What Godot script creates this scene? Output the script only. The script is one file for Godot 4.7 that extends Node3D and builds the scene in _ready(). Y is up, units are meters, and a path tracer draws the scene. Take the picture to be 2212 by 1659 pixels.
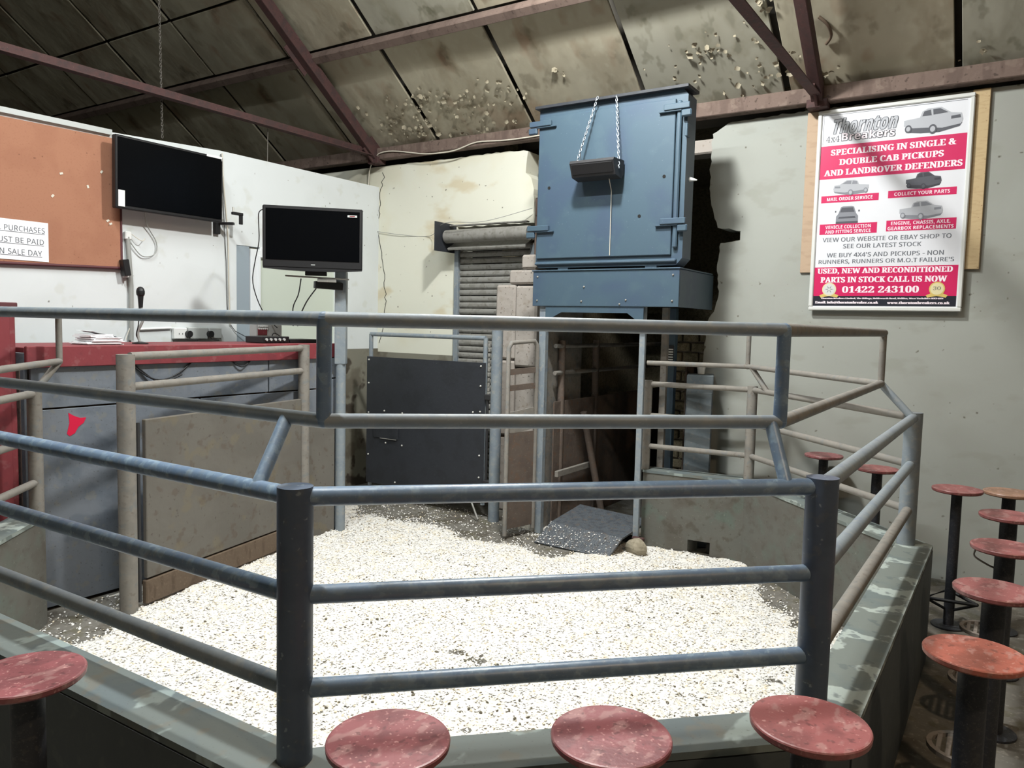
extends Node3D
# A livestock auction ring: railed sawdust ring, rostrum, chute with a blue steel cabinet above, stools round the rails.
# X runs along the back wall, Z out of the back wall into the hall, Y up; metres.

var M := {}
var used := {}
var rng := RandomNumberGenerator.new()
const ROOF_Y := 3.42
const ROOF_M := 0.75

class MB:
	var v := PackedVector3Array()
	var n := PackedVector3Array()
	var ix := PackedInt32Array()
	func quad(a: Vector3, b: Vector3, c: Vector3, d: Vector3, out := Vector3.ZERO) -> void:
		var m := (b - a).cross(c - a)
		if m.length() < 1e-12: m = (c - a).cross(d - a)
		m = m.normalized()
		var k := v.size()
		if out != Vector3.ZERO and m.dot(out) < 0.0:
			m = -m
			v.append_array([a, d, c, b])
		else:
			v.append_array([a, b, c, d])
		n.append_array([m, m, m, m])
		ix.append_array([k, k + 2, k + 1, k, k + 3, k + 2])
	func tri(a: Vector3, b: Vector3, c: Vector3, out := Vector3.ZERO) -> void:
		var m := (b - a).cross(c - a).normalized()
		var k := v.size()
		if out != Vector3.ZERO and m.dot(out) < 0.0:
			m = -m
			v.append_array([a, c, b])
		else:
			v.append_array([a, b, c])
		n.append_array([m, m, m])
		ix.append_array([k, k + 2, k + 1])
	func box(c: Vector3, s: Vector3, ch := 0.004, bs := Basis.IDENTITY) -> void:
		var h := s * 0.5
		ch = min(ch, min(h.x, min(h.y, h.z)) * 0.8)
		var P := {}
		for i in 8:
			var g := Vector3(1 if i & 1 else -1, 1 if i & 2 else -1, 1 if i & 4 else -1)
			P[i] = [c + bs * Vector3(g.x * h.x, g.y * (h.y - ch), g.z * (h.z - ch)),
				c + bs * Vector3(g.x * (h.x - ch), g.y * h.y, g.z * (h.z - ch)),
				c + bs * Vector3(g.x * (h.x - ch), g.y * (h.y - ch), g.z * h.z)]
		for ax in 3:
			var b1 := 1 << ((ax + 1) % 3)
			var b2 := 1 << ((ax + 2) % 3)
			for sg in 2:
				var o: int = (1 << ax) if sg else 0
				var out := Vector3.ZERO
				out[ax] = 1.0 if sg else -1.0
				quad(P[o][ax], P[o | b1][ax], P[o | b1 | b2][ax], P[o | b2][ax], bs * out)
			if ch > 0.0:
				for k in 4:
					var o2: int = (b1 if k & 1 else 0) | (b2 if k & 2 else 0)
					var a1 := (ax + 1) % 3
					var a2 := (ax + 2) % 3
					var out2 := Vector3.ZERO
					out2[a1] = 1.0 if k & 1 else -1.0
					out2[a2] = 1.0 if k & 2 else -1.0
					var e: int = 1 << ax
					quad(P[o2][a1], P[o2 | e][a1], P[o2 | e][a2], P[o2][a2], bs * out2)
		if ch > 0.0:
			for i in 8:
				tri(P[i][0], P[i][1], P[i][2], bs * Vector3(1 if i & 1 else -1, 1 if i & 2 else -1, 1 if i & 4 else -1))
	func tube(pts: Array, r: float, sides := 14, caps := true, r2 := -1.0) -> void:
		var np := pts.size()
		var dirp: Vector3 = (pts[1] - pts[0]).normalized()
		var up := Vector3.UP if absf(dirp.y) < 0.9 else Vector3.RIGHT
		var side := dirp.cross(up).normalized()
		var k0 := v.size()
		for i in np:
			var d: Vector3
			if i == 0: d = pts[1] - pts[0]
			elif i == np - 1: d = pts[i] - pts[i - 1]
			else: d = (pts[i] - pts[i - 1]).normalized() + (pts[i + 1] - pts[i]).normalized()
			d = d.normalized()
			side = (side - d * side.dot(d)).normalized()
			var w := d.cross(side)
			var rr := r if r2 < 0.0 else lerpf(r, r2, float(i) / (np - 1))
			for j in sides:
				var a := TAU * j / sides
				var nn := side * cos(a) + w * sin(a)
				v.append(pts[i] + nn * rr)
				n.append(nn)
		for i in np - 1:
			for j in sides:
				var a := k0 + i * sides + j
				var b := k0 + i * sides + (j + 1) % sides
				ix.append_array([a, b + sides, b, a, a + sides, b + sides])
		if caps:
			for e in 2:
				var i: int = 0 if e == 0 else np - 1
				var d: Vector3 = (pts[0] - pts[1]) if e == 0 else (pts[np - 1] - pts[np - 2])
				d = d.normalized()
				var kc := v.size()
				v.append(pts[i]); n.append(d)
				for j in sides:
					v.append(v[k0 + i * sides + j]); n.append(d)
				for j in sides:
					var a := kc + 1 + j
					var b := kc + 1 + (j + 1) % sides
					if e == 0: ix.append_array([kc, a, b])
					else: ix.append_array([kc, b, a])
	func lathe(prof: Array, c: Vector3, sides := 32) -> void: # prof: Vector2(r, y) from bottom to top, hard edges
		for i in prof.size() - 1:
			var p: Vector2 = prof[i]
			var q: Vector2 = prof[i + 1]
			var k := v.size()
			var t := q - p
			var nr := Vector2(t.y, -t.x).normalized()
			for j in sides + 1:
				var a := TAU * j / sides
				var e := Vector3(cos(a), 0, sin(a))
				v.append(c + e * p.x + Vector3.UP * p.y)
				v.append(c + e * q.x + Vector3.UP * q.y)
				var nn := (e * nr.x + Vector3.UP * nr.y)
				n.append(nn); n.append(nn)
			for j in sides:
				var a := k + j * 2
				ix.append_array([a, a + 2, a + 1, a + 1, a + 2, a + 3])
	func prism(poly: PackedVector2Array, o: Vector3, ux: Vector3, uy: Vector3, depth: float) -> void: # polygon in the plane (ux, uy), thick along ux x uy
		var w := ux.cross(uy).normalized()
		var tr := Geometry2D.triangulate_polygon(poly)
		for f in 2:
			var off := w * depth * (1.0 if f else 0.0)
			var nn := w if f else -w
			for t in range(0, tr.size(), 3):
				tri(o + off + ux * poly[tr[t]].x + uy * poly[tr[t]].y, o + off + ux * poly[tr[t + 1]].x + uy * poly[tr[t + 1]].y, o + off + ux * poly[tr[t + 2]].x + uy * poly[tr[t + 2]].y, nn)
		if depth != 0.0:
			var cw := Geometry2D.is_polygon_clockwise(poly)
			for i in poly.size():
				var a := poly[i]
				var b := poly[(i + 1) % poly.size()]
				var e := b - a
				var o2 := Vector2(e.y, -e.x) * (-1.0 if cw else 1.0)
				var A := o + ux * a.x + uy * a.y
				var B := o + ux * b.x + uy * b.y
				quad(A, B, B + w * depth, A + w * depth, ux * o2.x + uy * o2.y)
	func mesh(off := Vector3.ZERO) -> ArrayMesh:
		var vv := v
		if off != Vector3.ZERO:
			vv = PackedVector3Array()
			for p in v: vv.append(p - off)
		var a := []
		a.resize(Mesh.ARRAY_MAX)
		a[Mesh.ARRAY_VERTEX] = vv
		a[Mesh.ARRAY_NORMAL] = n
		a[Mesh.ARRAY_INDEX] = ix
		var m := ArrayMesh.new()
		m.add_surface_from_arrays(Mesh.PRIMITIVE_TRIANGLES, a)
		return m

# ---------------------------------------------------------------- helpers
func numbered(nm: String) -> String:
	var k: int = used.get(nm, 0)
	used[nm] = k + 1
	return nm if k == 0 else "%s_%03d" % [nm, k]

func thing(nm: String, label: String, cat: String, at := Vector3.ZERO, turn := 0.0, group := "") -> Node3D:
	var o := Node3D.new()
	o.name = numbered(nm)
	add_child(o)
	o.position = at
	o.rotation.y = turn
	o.set_meta("label", label)
	o.set_meta("category", cat)
	if group: o.set_meta("group", group)
	return o

func structure(nm: String) -> Node3D:
	var o := Node3D.new()
	o.name = nm
	add_child(o)
	o.set_meta("kind", "structure")
	return o

func part(parent: Node, nm: String, mb, mat: Material, world := true) -> MeshInstance3D:
	var o := MeshInstance3D.new()
	o.name = nm
	if mb is MB:
		var off := Vector3.ZERO
		if world:
			var q: Node = parent
			while q != self and q is Node3D:
				off += (q as Node3D).position
				q = q.get_parent()
		o.mesh = mb.mesh(off)
	else:
		o.mesh = mb
	o.material_override = mat
	parent.add_child(o, true)
	return o

func pbox(parent: Node, nm: String, c: Vector3, s: Vector3, mat: Material, ch := 0.004, bs := Basis.IDENTITY, world := true) -> MeshInstance3D:
	var b := MB.new()
	b.box(c, s, ch, bs)
	return part(parent, nm, b, mat, world)

func ptube(parent: Node, nm: String, pts: Array, r: float, mat: Material, sides := 14, world := true) -> MeshInstance3D:
	var b := MB.new()
	b.tube(pts, r, sides)
	return part(parent, nm, b, mat, world)

func curve_pts(ctrl: Array, n := 24) -> Array:
	var c := Curve3D.new()
	for i in ctrl.size():
		var t: Vector3 = (ctrl[min(i + 1, ctrl.size() - 1)] - ctrl[max(i - 1, 0)]) * 0.17
		c.add_point(ctrl[i], -t, t)
	var out := []
	var L := c.get_baked_length()
	for i in n + 1: out.append(c.sample_baked(L * i / n, true))
	return out

func text(parent: Node, s: String, x: float, y: float, z: float, w: float, h: float, mat: StandardMaterial3D, serif := false, bold := true, slant := 0.0) -> MeshInstance3D:
	# s set w wide and h high (ink), ink centred on (x, y), facing +z in the parent's axes
	var f := SystemFont.new()
	f.font_names = PackedStringArray(["Droid Serif" if serif else "Droid Sans"])
	f.font_weight = 700 if bold else 400
	var tm := TextMesh.new()
	var fv := FontVariation.new()
	fv.base_font = f
	tm.font = fv
	tm.text = s
	tm.font_size = 64
	tm.pixel_size = 0.01
	tm.depth = 0.02
	tm.curve_step = 2.0
	var ab := tm.get_aabb()
	var o := MeshInstance3D.new()
	o.name = "lettering"
	o.mesh = tm
	o.material_override = mat
	var k := Vector3(w / max(ab.size.x, 0.01), h / max(ab.size.y, 0.01), 0.02)
	k.x *= 1.0 - absf(slant) * 0.3
	o.basis = Basis(Vector3(k.x, 0, 0), Vector3(slant * k.y, k.y, 0), Vector3(0, 0, k.z))
	var cc := o.basis * ab.get_center()
	o.position = Vector3(x - cc.x, y - cc.y, z)
	parent.add_child(o, true)
	if (serif and bold) or (not bold and mat.albedo_color == M["poster_grey"].albedo_color):   # heavy print: the strokes are laid down twice, a hair apart
		var o2 := o.duplicate() as MeshInstance3D
		o2.name = "lettering"
		o2.position += Vector3(0.0035 if serif else 0.0012, 0, 0.0001)
		parent.add_child(o2, true)
	return o

# procedural texture: base colour and layers [seed, frequency, octaves, low, high, colour, strength, stretch_x, kind]
func tex(base: Color, layers: Array, size := 384) -> ImageTexture:
	var px := PackedFloat32Array()
	px.resize(size * size * 3)
	for i in size * size:
		px[i * 3] = base.r; px[i * 3 + 1] = base.g; px[i * 3 + 2] = base.b
	for L in layers:
		var fn := FastNoiseLite.new()
		fn.seed = L[0]
		fn.frequency = L[1]
		fn.fractal_octaves = L[2]
		fn.noise_type = FastNoiseLite.TYPE_SIMPLEX_SMOOTH
		if L.size() > 8 and L[8] == 1:
			fn.noise_type = FastNoiseLite.TYPE_CELLULAR
		var st: float = L[7] if L.size() > 7 else 1.0
		var im: Image
		if st == 1.0:
			im = fn.get_seamless_image(size, size)
		else:
			im = fn.get_seamless_image(size, maxi(16, int(size / st)))
			im.resize(size, size, Image.INTERPOLATE_CUBIC)
		im.convert(Image.FORMAT_L8)
		var d := im.get_data()
		var lut := PackedFloat32Array()
		lut.resize(256)
		for k in 256: lut[k] = smoothstep(L[3], L[4], k / 255.0) * L[6]
		var c: Color = L[5]
		for i in size * size:
			var a := lut[d[i]]
			if a > 0.0:
				var j := i * 3
				px[j] += (c.r - px[j]) * a
				px[j + 1] += (c.g - px[j + 1]) * a
				px[j + 2] += (c.b - px[j + 2]) * a
	var out := PackedByteArray()
	out.resize(size * size * 3)
	for i in size * size * 3: out[i] = clampi(int(px[i] * 255.0 + 0.5), 0, 255)
	var img := Image.create_from_data(size, size, false, Image.FORMAT_RGB8, out)
	return ImageTexture.create_from_image(img)

func bump(sd: int, freq: float, oct: int, strength: float, size := 384, cell := false) -> ImageTexture:
	var fn := FastNoiseLite.new()
	fn.seed = sd
	fn.frequency = freq
	fn.fractal_octaves = oct
	if cell: fn.noise_type = FastNoiseLite.TYPE_CELLULAR
	var im := fn.get_seamless_image(size, size)
	im.convert(Image.FORMAT_RGBA8)
	im.bump_map_to_normal_map(strength)
	return ImageTexture.create_from_image(im)

func mat(nm: String, col: Color, rough := 0.8, metal := 0.0) -> StandardMaterial3D:
	var m := StandardMaterial3D.new()
	m.albedo_color = col
	m.roughness = rough
	m.metallic = metal
	M[nm] = m
	return m

func tmat(nm: String, t: Texture2D, scale: float, rough := 0.8, metal := 0.0, nrm: Texture2D = null, ns := 1.0, stretch := Vector3.ONE) -> StandardMaterial3D:
	var m := mat(nm, Color.WHITE, rough, metal)
	m.albedo_texture = t
	m.uv1_triplanar = true
	m.uv1_world_triplanar = true
	m.uv1_scale = Vector3.ONE * (1.0 / scale) * stretch
	if nrm:
		m.normal_enabled = true
		m.normal_texture = nrm
		m.normal_scale = ns
	return m

func rgb(r: int, g: int, b: int) -> Color:
	return Color(r / 255.0, g / 255.0, b / 255.0)

func materials() -> void:
	var nf := bump(5, 0.05, 4, 3.0)
	var nc := bump(9, 0.012, 5, 4.0)
	var ng := bump(11, 0.11, 3, 4.0)
	tmat("sawdust", tex(rgb(223, 221, 216), [[1, 0.012, 4, 0.5, 0.75, rgb(230, 220, 200), 0.6], [2, 0.05, 3, 0.62, 0.8, rgb(188, 184, 174), 0.65], [3, 0.12, 2, 0.72, 0.82, rgb(132, 128, 118), 0.65]], 512), 1.3, 0.95, 0.0, ng, 0.8)
	mat("flake", rgb(229, 227, 223), 0.9)
	mat("flake_tan", rgb(216, 204, 180), 0.9)
	mat("clump", rgb(104, 98, 82), 1.0)
	tmat("floor", tex(rgb(106, 103, 96), [[21, 0.01, 5, 0.45, 0.75, rgb(78, 73, 64), 0.8], [22, 0.05, 4, 0.6, 0.78, rgb(140, 136, 128), 0.5], [23, 0.02, 4, 0.6, 0.78, rgb(84, 80, 60), 0.5], [24, 0.2, 2, 0.82, 0.9, rgb(190, 186, 176), 0.6]], 512), 1.8, 0.85, 0.0, nf, 0.4)
	tmat("concrete", tex(rgb(94, 94, 88), [[31, 0.007, 5, 0.42, 0.75, rgb(84, 79, 72), 0.7], [32, 0.02, 4, 0.64, 0.84, rgb(70, 64, 55), 0.6], [33, 0.010, 4, 0.56, 0.8, rgb(90, 104, 96), 0.7], [34, 0.09, 3, 0.78, 0.86, rgb(66, 62, 54), 0.6], [35, 0.15, 2, 0.84, 0.9, rgb(170, 166, 156), 0.5]], 512), 1.7, 0.9, 0.0, nc, 0.35)
	tmat("coping", tex(rgb(97, 104, 101), [[41, 0.006, 4, 0.45, 0.75, rgb(84, 95, 99), 0.7], [42, 0.014, 5, 0.70, 0.80, rgb(150, 162, 158), 0.7, 2.0], [43, 0.02, 4, 0.62, 0.8, rgb(104, 100, 90), 0.6], [44, 0.2, 2, 0.84, 0.9, rgb(64, 64, 62), 0.5]], 512), 1.5, 0.75, 0.0, nc, 0.25)
	tmat("outer_wall", tex(rgb(66, 72, 74), [[51, 0.008, 4, 0.5, 0.75, rgb(54, 60, 66), 0.7], [52, 0.04, 4, 0.68, 0.82, rgb(88, 92, 88), 0.4]]), 1.4, 0.6, 0.0, nc, 0.2)
	tmat("rail_blue", tex(rgb(103, 123, 145), [[61, 0.012, 4, 0.45, 0.75, rgb(90, 110, 136), 0.8], [62, 0.02, 4, 0.66, 0.73, rgb(146, 168, 184), 0.7], [63, 0.04, 3, 0.64, 0.82, rgb(122, 128, 130), 0.5], [64, 0.2, 2, 0.84, 0.9, rgb(196, 204, 206), 0.6]]), 0.6, 0.38, 0.0, nf, 0.12)
	tmat("rail_grey", tex(rgb(126, 135, 141), [[65, 0.012, 4, 0.45, 0.75, rgb(110, 121, 132), 0.7], [66, 0.03, 4, 0.6, 0.78, rgb(144, 145, 141), 0.7], [67, 0.2, 2, 0.84, 0.9, rgb(196, 198, 196), 0.5]]), 0.7, 0.5, 0.0, nf, 0.15)
	tmat("rail_dusty", tex(rgb(126, 122, 115), [[68, 0.012, 4, 0.45, 0.75, rgb(112, 109, 104), 0.7], [69, 0.04, 4, 0.68, 0.82, rgb(98, 88, 80), 0.5], [70, 0.02, 4, 0.64, 0.78, rgb(106, 112, 115), 0.6]]), 0.7, 0.85, 0.0, nf, 0.15)
	tmat("post_blue", tex(rgb(74, 86, 104), [[71, 0.012, 4, 0.45, 0.75, rgb(64, 75, 92), 0.7], [72, 0.03, 4, 0.68, 0.82, rgb(90, 94, 98), 0.5], [73, 0.06, 3, 0.84, 0.88, rgb(150, 162, 166), 0.7]]), 0.7, 0.42, 0.0, nf, 0.12)
	tmat("wall_white", tex(rgb(212, 217, 218), [[81, 0.005, 4, 0.45, 0.8, rgb(204, 209, 209), 0.6], [82, 0.02, 4, 0.7, 0.88, rgb(194, 196, 188), 0.4], [83, 0.11, 2, 0.90, 0.93, rgb(80, 76, 68), 0.8]], 512), 3.0, 0.8, 0.0, nc, 0.08)
	tmat("wall_cream", tex(rgb(216, 216, 202), [[91, 0.006, 4, 0.45, 0.8, rgb(210, 206, 184), 0.6], [92, 0.006, 5, 0.64, 0.86, rgb(190, 172, 136), 0.5, 0.5], [93, 0.11, 2, 0.89, 0.92, rgb(66, 60, 50), 0.8]], 512), 3.0, 0.85, 0.0, nc, 0.08)
	tmat("wall_dado", tex(rgb(122, 120, 108), [[95, 0.01, 5, 0.5, 0.72, rgb(96, 90, 78), 0.8], [96, 0.012, 4, 0.66, 0.8, rgb(52, 44, 36), 0.8]]), 1.6, 0.85, 0.0, nc, 0.2)
	tmat("wall_grey", tex(rgb(153, 156, 150), [[101, 0.005, 4, 0.45, 0.8, rgb(146, 148, 141), 0.6], [102, 0.012, 5, 0.64, 0.86, rgb(139, 140, 131), 0.4, 0.5], [103, 0.10, 2, 0.90, 0.93, rgb(84, 80, 70), 0.8]], 512), 3.0, 0.85, 0.0, nc, 0.10)
	tmat("block", tex(rgb(160, 153, 146), [[105, 0.02, 4, 0.5, 0.75, rgb(148, 141, 132), 0.7], [106, 0.06, 3, 0.80, 0.86, rgb(76, 70, 64), 0.7], [107, 0.03, 4, 0.7, 0.82, rgb(126, 114, 102), 0.5]]), 0.9, 0.95, 0.0, nc, 0.4)
	tmat("brick", tex(rgb(112, 104, 84), [[108, 0.03, 4, 0.5, 0.7, rgb(90, 86, 66), 0.8], [109, 0.1, 3, 0.66, 0.78, rgb(58, 52, 42), 0.7]]), 0.6, 0.95, 0.0, nc, 0.7)
	tmat("roof_panel", tex(rgb(166, 160, 141), [[111, 0.004, 4, 0.4, 0.8, rgb(148, 140, 120), 0.7], [112, 0.006, 5, 0.58, 0.82, rgb(118, 106, 85), 0.65], [113, 0.012, 5, 0.70, 0.84, rgb(82, 76, 60), 0.55], [114, 0.04, 3, 0.62, 0.84, rgb(178, 172, 154), 0.35], [115, 0.008, 4, 0.70, 0.86, rgb(126, 97, 76), 0.5]], 512), 2.3, 0.95, 0.0, nc, 0.6)
	tmat("roof_panel_b", tex(rgb(158, 156, 142), [[116, 0.004, 4, 0.4, 0.8, rgb(140, 137, 122), 0.7], [117, 0.008, 5, 0.60, 0.84, rgb(112, 108, 88), 0.6], [118, 0.016, 4, 0.72, 0.86, rgb(80, 80, 62), 0.55]], 512), 2.1, 0.95, 0.0, nc, 0.5)
	mat("paint_flake", rgb(158, 150, 130), 0.95)
	tmat("timber", tex(rgb(106, 90, 82), [[121, 0.02, 4, 0.5, 0.75, rgb(88, 73, 66), 0.7, 4.0], [122, 0.05, 3, 0.74, 0.82, rgb(60, 48, 43), 0.7], [123, 0.02, 4, 0.62, 0.8, rgb(122, 107, 97), 0.6]]), 1.0, 0.9, 0.0, nf, 0.25)
	tmat("old_board", tex(rgb(96, 82, 68), [[128, 0.02, 4, 0.5, 0.75, rgb(74, 60, 48), 0.8, 3.0], [129, 0.06, 3, 0.66, 0.8, rgb(120, 104, 86), 0.5]]), 0.8, 0.95, 0.0, nf, 0.3)
	tmat("oxide", tex(rgb(72, 47, 45), [[125, 0.015, 4, 0.5, 0.75, rgb(60, 43, 42), 0.8], [126, 0.04, 3, 0.66, 0.82, rgb(50, 41, 40), 0.6], [127, 0.15, 2, 0.84, 0.9, rgb(130, 116, 110), 0.6]]), 0.8, 0.8, 0.0, nf, 0.2)
	tmat("blue_steel", tex(rgb(62, 82, 96), [[131, 0.005, 3, 0.4, 0.8, rgb(57, 74, 94), 0.7], [132, 0.012, 4, 0.66, 0.86, rgb(69, 89, 101), 0.5], [133, 0.2, 2, 0.88, 0.93, rgb(140, 150, 156), 0.6]], 512), 1.4, 0.5, 0.0, nc, 0.05)
	tmat("black_steel", tex(rgb(40, 43, 49), [[135, 0.01, 4, 0.5, 0.75, rgb(35, 38, 43), 0.8], [136, 0.12, 3, 0.82, 0.9, rgb(76, 78, 78), 0.5]]), 1.0, 0.6, 0.0, nf, 0.1)
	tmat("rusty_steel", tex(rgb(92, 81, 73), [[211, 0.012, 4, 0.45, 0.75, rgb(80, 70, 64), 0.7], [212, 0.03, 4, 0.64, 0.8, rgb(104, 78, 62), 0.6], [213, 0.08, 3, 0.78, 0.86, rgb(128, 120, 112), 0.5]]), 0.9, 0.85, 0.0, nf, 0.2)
	tmat("coping_worn", tex(rgb(103, 110, 105), [[45, 0.006, 4, 0.45, 0.75, rgb(92, 103, 103), 0.7], [46, 0.010, 5, 0.56, 0.64, rgb(168, 178, 172), 0.75, 1.0], [47, 0.02, 4, 0.66, 0.74, rgb(80, 88, 88), 0.6]], 512), 1.1, 0.75, 0.0, nc, 0.3)
	tmat("cupboard_grey", tex(rgb(84, 92, 96), [[137, 0.02, 4, 0.5, 0.75, rgb(74, 82, 87), 0.7], [138, 0.05, 4, 0.7, 0.82, rgb(118, 110, 100), 0.5]]), 0.8, 0.7, 0.0, nf, 0.1)
	tmat("gate_board", tex(rgb(101, 98, 92), [[141, 0.006, 4, 0.42, 0.78, rgb(93, 89, 83), 0.7], [142, 0.02, 4, 0.68, 0.84, rgb(84, 74, 64), 0.6], [143, 0.06, 3, 0.8, 0.87, rgb(68, 62, 54), 0.6], [144, 0.012, 4, 0.68, 0.84, rgb(112, 103, 82), 0.5]], 512), 1.6, 0.9, 0.0, nf, 0.12)
	tmat("rostrum_panel", tex(rgb(112, 118, 126), [[145, 0.01, 4, 0.5, 0.75, rgb(98, 106, 116), 0.8], [146, 0.03, 4, 0.66, 0.8, rgb(122, 122, 118), 0.6], [147, 0.15, 2, 0.82, 0.88, rgb(70, 70, 70), 0.6]]), 1.2, 0.6, 0.0, nf, 0.12)
	tmat("red_paint", tex(rgb(122, 48, 54), [[151, 0.012, 4, 0.5, 0.75, rgb(106, 44, 50), 0.7], [152, 0.03, 4, 0.66, 0.82, rgb(134, 92, 90), 0.5]]), 0.9, 0.6, 0.0, nf, 0.1)
	mat("red_splash", rgb(206, 24, 64), 0.5)
	for k in 4:
		var base: Color = [rgb(134, 76, 79), rgb(142, 82, 81), rgb(166, 92, 76), rgb(156, 120, 98)][k]
		tmat("seat_%d" % k, tex(base, [[161 + k * 5, 0.01, 4, 0.45, 0.75, base.darkened(0.18), 0.8], [162 + k * 5, 0.03, 4, 0.58, 0.76, base.lerp(rgb(168, 140, 134), 0.6), 0.8, 2.0], [163 + k * 5, 0.1, 3, 0.76, 0.84, rgb(208, 170, 160), 0.6], [164 + k * 5, 0.05, 3, 0.7, 0.8, base.darkened(0.4), 0.5]], 256), 0.42, 0.42, 0.0, nf, 0.12)
	tmat("seat_edge", tex(rgb(112, 92, 76), [[185, 0.06, 3, 0.5, 0.7, rgb(72, 58, 50), 0.8]], 128), 0.2, 0.8)
	tmat("stool_pole", tex(rgb(42, 44, 50), [[187, 0.05, 4, 0.6, 0.75, rgb(70, 68, 66), 0.7], [188, 0.15, 2, 0.8, 0.86, rgb(130, 130, 128), 0.6]]), 0.4, 0.55, 0.0, nf, 0.2)
	tmat("cast_plate", tex(rgb(134, 126, 118), [[189, 0.05, 4, 0.5, 0.75, rgb(110, 103, 96), 0.8]], 128), 0.3, 0.8)
	tmat("batten", tex(rgb(186, 164, 126), [[191, 0.02, 4, 0.5, 0.75, rgb(176, 152, 114), 0.6, 0.25], [192, 0.06, 2, 0.84, 0.9, rgb(120, 90, 60), 0.7]]), 0.7, 0.8, 0.0, nf, 0.1)
	tmat("plywood", tex(rgb(172, 150, 128), [[193, 0.015, 4, 0.5, 0.75, rgb(160, 137, 116), 0.6, 0.3]]), 1.0, 0.85, 0.0, nf, 0.1)
	tmat("cork", tex(rgb(160, 113, 89), [[195, 0.008, 4, 0.45, 0.8, rgb(152, 105, 82), 0.6], [196, 0.2, 2, 0.66, 0.84, rgb(142, 97, 74), 0.4], [197, 0.08, 2, 0.88, 0.93, rgb(96, 64, 48), 0.7]]), 1.3, 0.95)
	mat("maroon", rgb(84, 42, 46), 0.6)
	tmat("galv", tex(rgb(140, 139, 134), [[198, 0.02, 4, 0.5, 0.75, rgb(122, 120, 114), 0.7], [199, 0.04, 4, 0.68, 0.82, rgb(96, 91, 84), 0.5]]), 0.8, 0.5, 0.2, nf, 0.1)
	tmat("ramp_steel", tex(rgb(78, 84, 90), [[201, 0.03, 4, 0.5, 0.75, rgb(62, 66, 72), 0.8], [202, 0.03, 4, 0.64, 0.78, rgb(96, 84, 74), 0.6]]), 0.7, 0.6, 0.0, ng, 0.8)
	tmat("stone", tex(rgb(150, 142, 124), [[203, 0.05, 4, 0.5, 0.7, rgb(120, 112, 94), 0.8]], 128), 0.3, 0.95, 0.0, nc, 0.7)
	mat("screen", rgb(5, 6, 8), 0.22).metallic_specular = 0.25
	mat("black_plastic", rgb(22, 22, 24), 0.45)
	mat("speaker_black", rgb(30, 30, 33), 0.6)
	mat("white_plastic", rgb(226, 228, 226), 0.45)
	mat("grey_plastic", rgb(176, 180, 178), 0.5)
	mat("upvc", rgb(222, 226, 228), 0.35)
	mat("blue_board", rgb(142, 154, 162), 0.7)
	mat("frosted", rgb(196, 204, 192), 0.25)
	mat("paper", rgb(244, 246, 248), 0.9)
	mat("print_grey", rgb(96, 100, 108), 0.8)
	mat("cable_black", rgb(20, 20, 22), 0.6)
	mat("cable_grey", rgb(150, 152, 148), 0.6)
	mat("cable_white", rgb(206, 200, 186), 0.6)
	mat("chain", rgb(196, 204, 212), 0.3, 0.8)
	mat("rope", rgb(96, 92, 86), 0.9)
	mat("bolt", rgb(206, 206, 200), 0.4, 0.3)
	mat("dark_bar", rgb(40, 40, 42), 0.6)
	mat("gap_black", rgb(20, 19, 18), 0.95)  # near-black standing in for the shade inside the crack and screw holes
	mat("hall_masonry", rgb(110, 106, 98), 0.95)
	mat("frame_white", rgb(206, 208, 205), 0.4)
	mat("poster_white", rgb(216, 218, 224), 0.4)
	mat("poster_pink", rgb(196, 26, 88), 0.4)
	mat("poster_black", rgb(34, 36, 46), 0.35)
	mat("poster_text", rgb(238, 224, 232), 0.4)
	mat("poster_grey", rgb(104, 108, 116), 0.4)
	mat("car_light", rgb(172, 175, 182), 0.4)
	mat("car_mid", rgb(128, 131, 139), 0.4)
	mat("car_dark", rgb(78, 80, 88), 0.4)
	mat("car_black", rgb(56, 56, 64), 0.4)
	mat("gold", rgb(206, 182, 104), 0.4)
	mat("pale_gold", rgb(216, 206, 164), 0.4)

# ---------------------------------------------------------------- camera, light
func camera_and_light() -> void:
	var cam := Camera3D.new()
	cam.name = "camera"
	cam.transform = Transform3D(Basis(Vector3(0.83743805, 0.02373825, -0.5460165), Vector3(-0.0617388, 0.99677026, -0.05135529), Vector3(0.54303392, 0.07671728, 0.83619891)).orthonormalized(), Vector3(5.57512617, 1.68, 5.98872651))
	cam.fov = 52.93846
	cam.near = 0.05
	cam.far = 100.0
	add_child(cam)
	cam.current = true
	var env := Environment.new()
	env.background_mode = Environment.BG_COLOR
	env.background_color = Color(0.02, 0.022, 0.025)
	env.ambient_light_source = Environment.AMBIENT_SOURCE_DISABLED
	env.tonemap_mode = Environment.TONE_MAPPER_LINEAR
	env.tonemap_exposure = 1.0
	env.sdfgi_enabled = true
	env.ssao_enabled = true
	env.ssil_enabled = true
	var we := WorldEnvironment.new()
	we.environment = env
	add_child(we)

const LAMP_POS := Vector3(3.3, 4.5, 2.2)

func lamps() -> void:
	lamp("flood_lamp", "round high bay lamp hanging on a rod over the sawdust ring", LAMP_POS, 14.0, 4.6, 0.16, Color(1.0, 1.0, 0.985))
	lamp("fill_lamp", "added unseen round fill lamp hanging on a rod over the outer seating", Vector3(7.8, 4.9, 5.4), 8.0, 0.6, 0.16, Color(1.0, 0.88, 0.74))  # unseen warm fill lamp, added to brighten the seating side and outer floor
	fill_batten(Vector3(2.9, 5.5, 4.6), 2.6, 23.0, 2.4)

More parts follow.
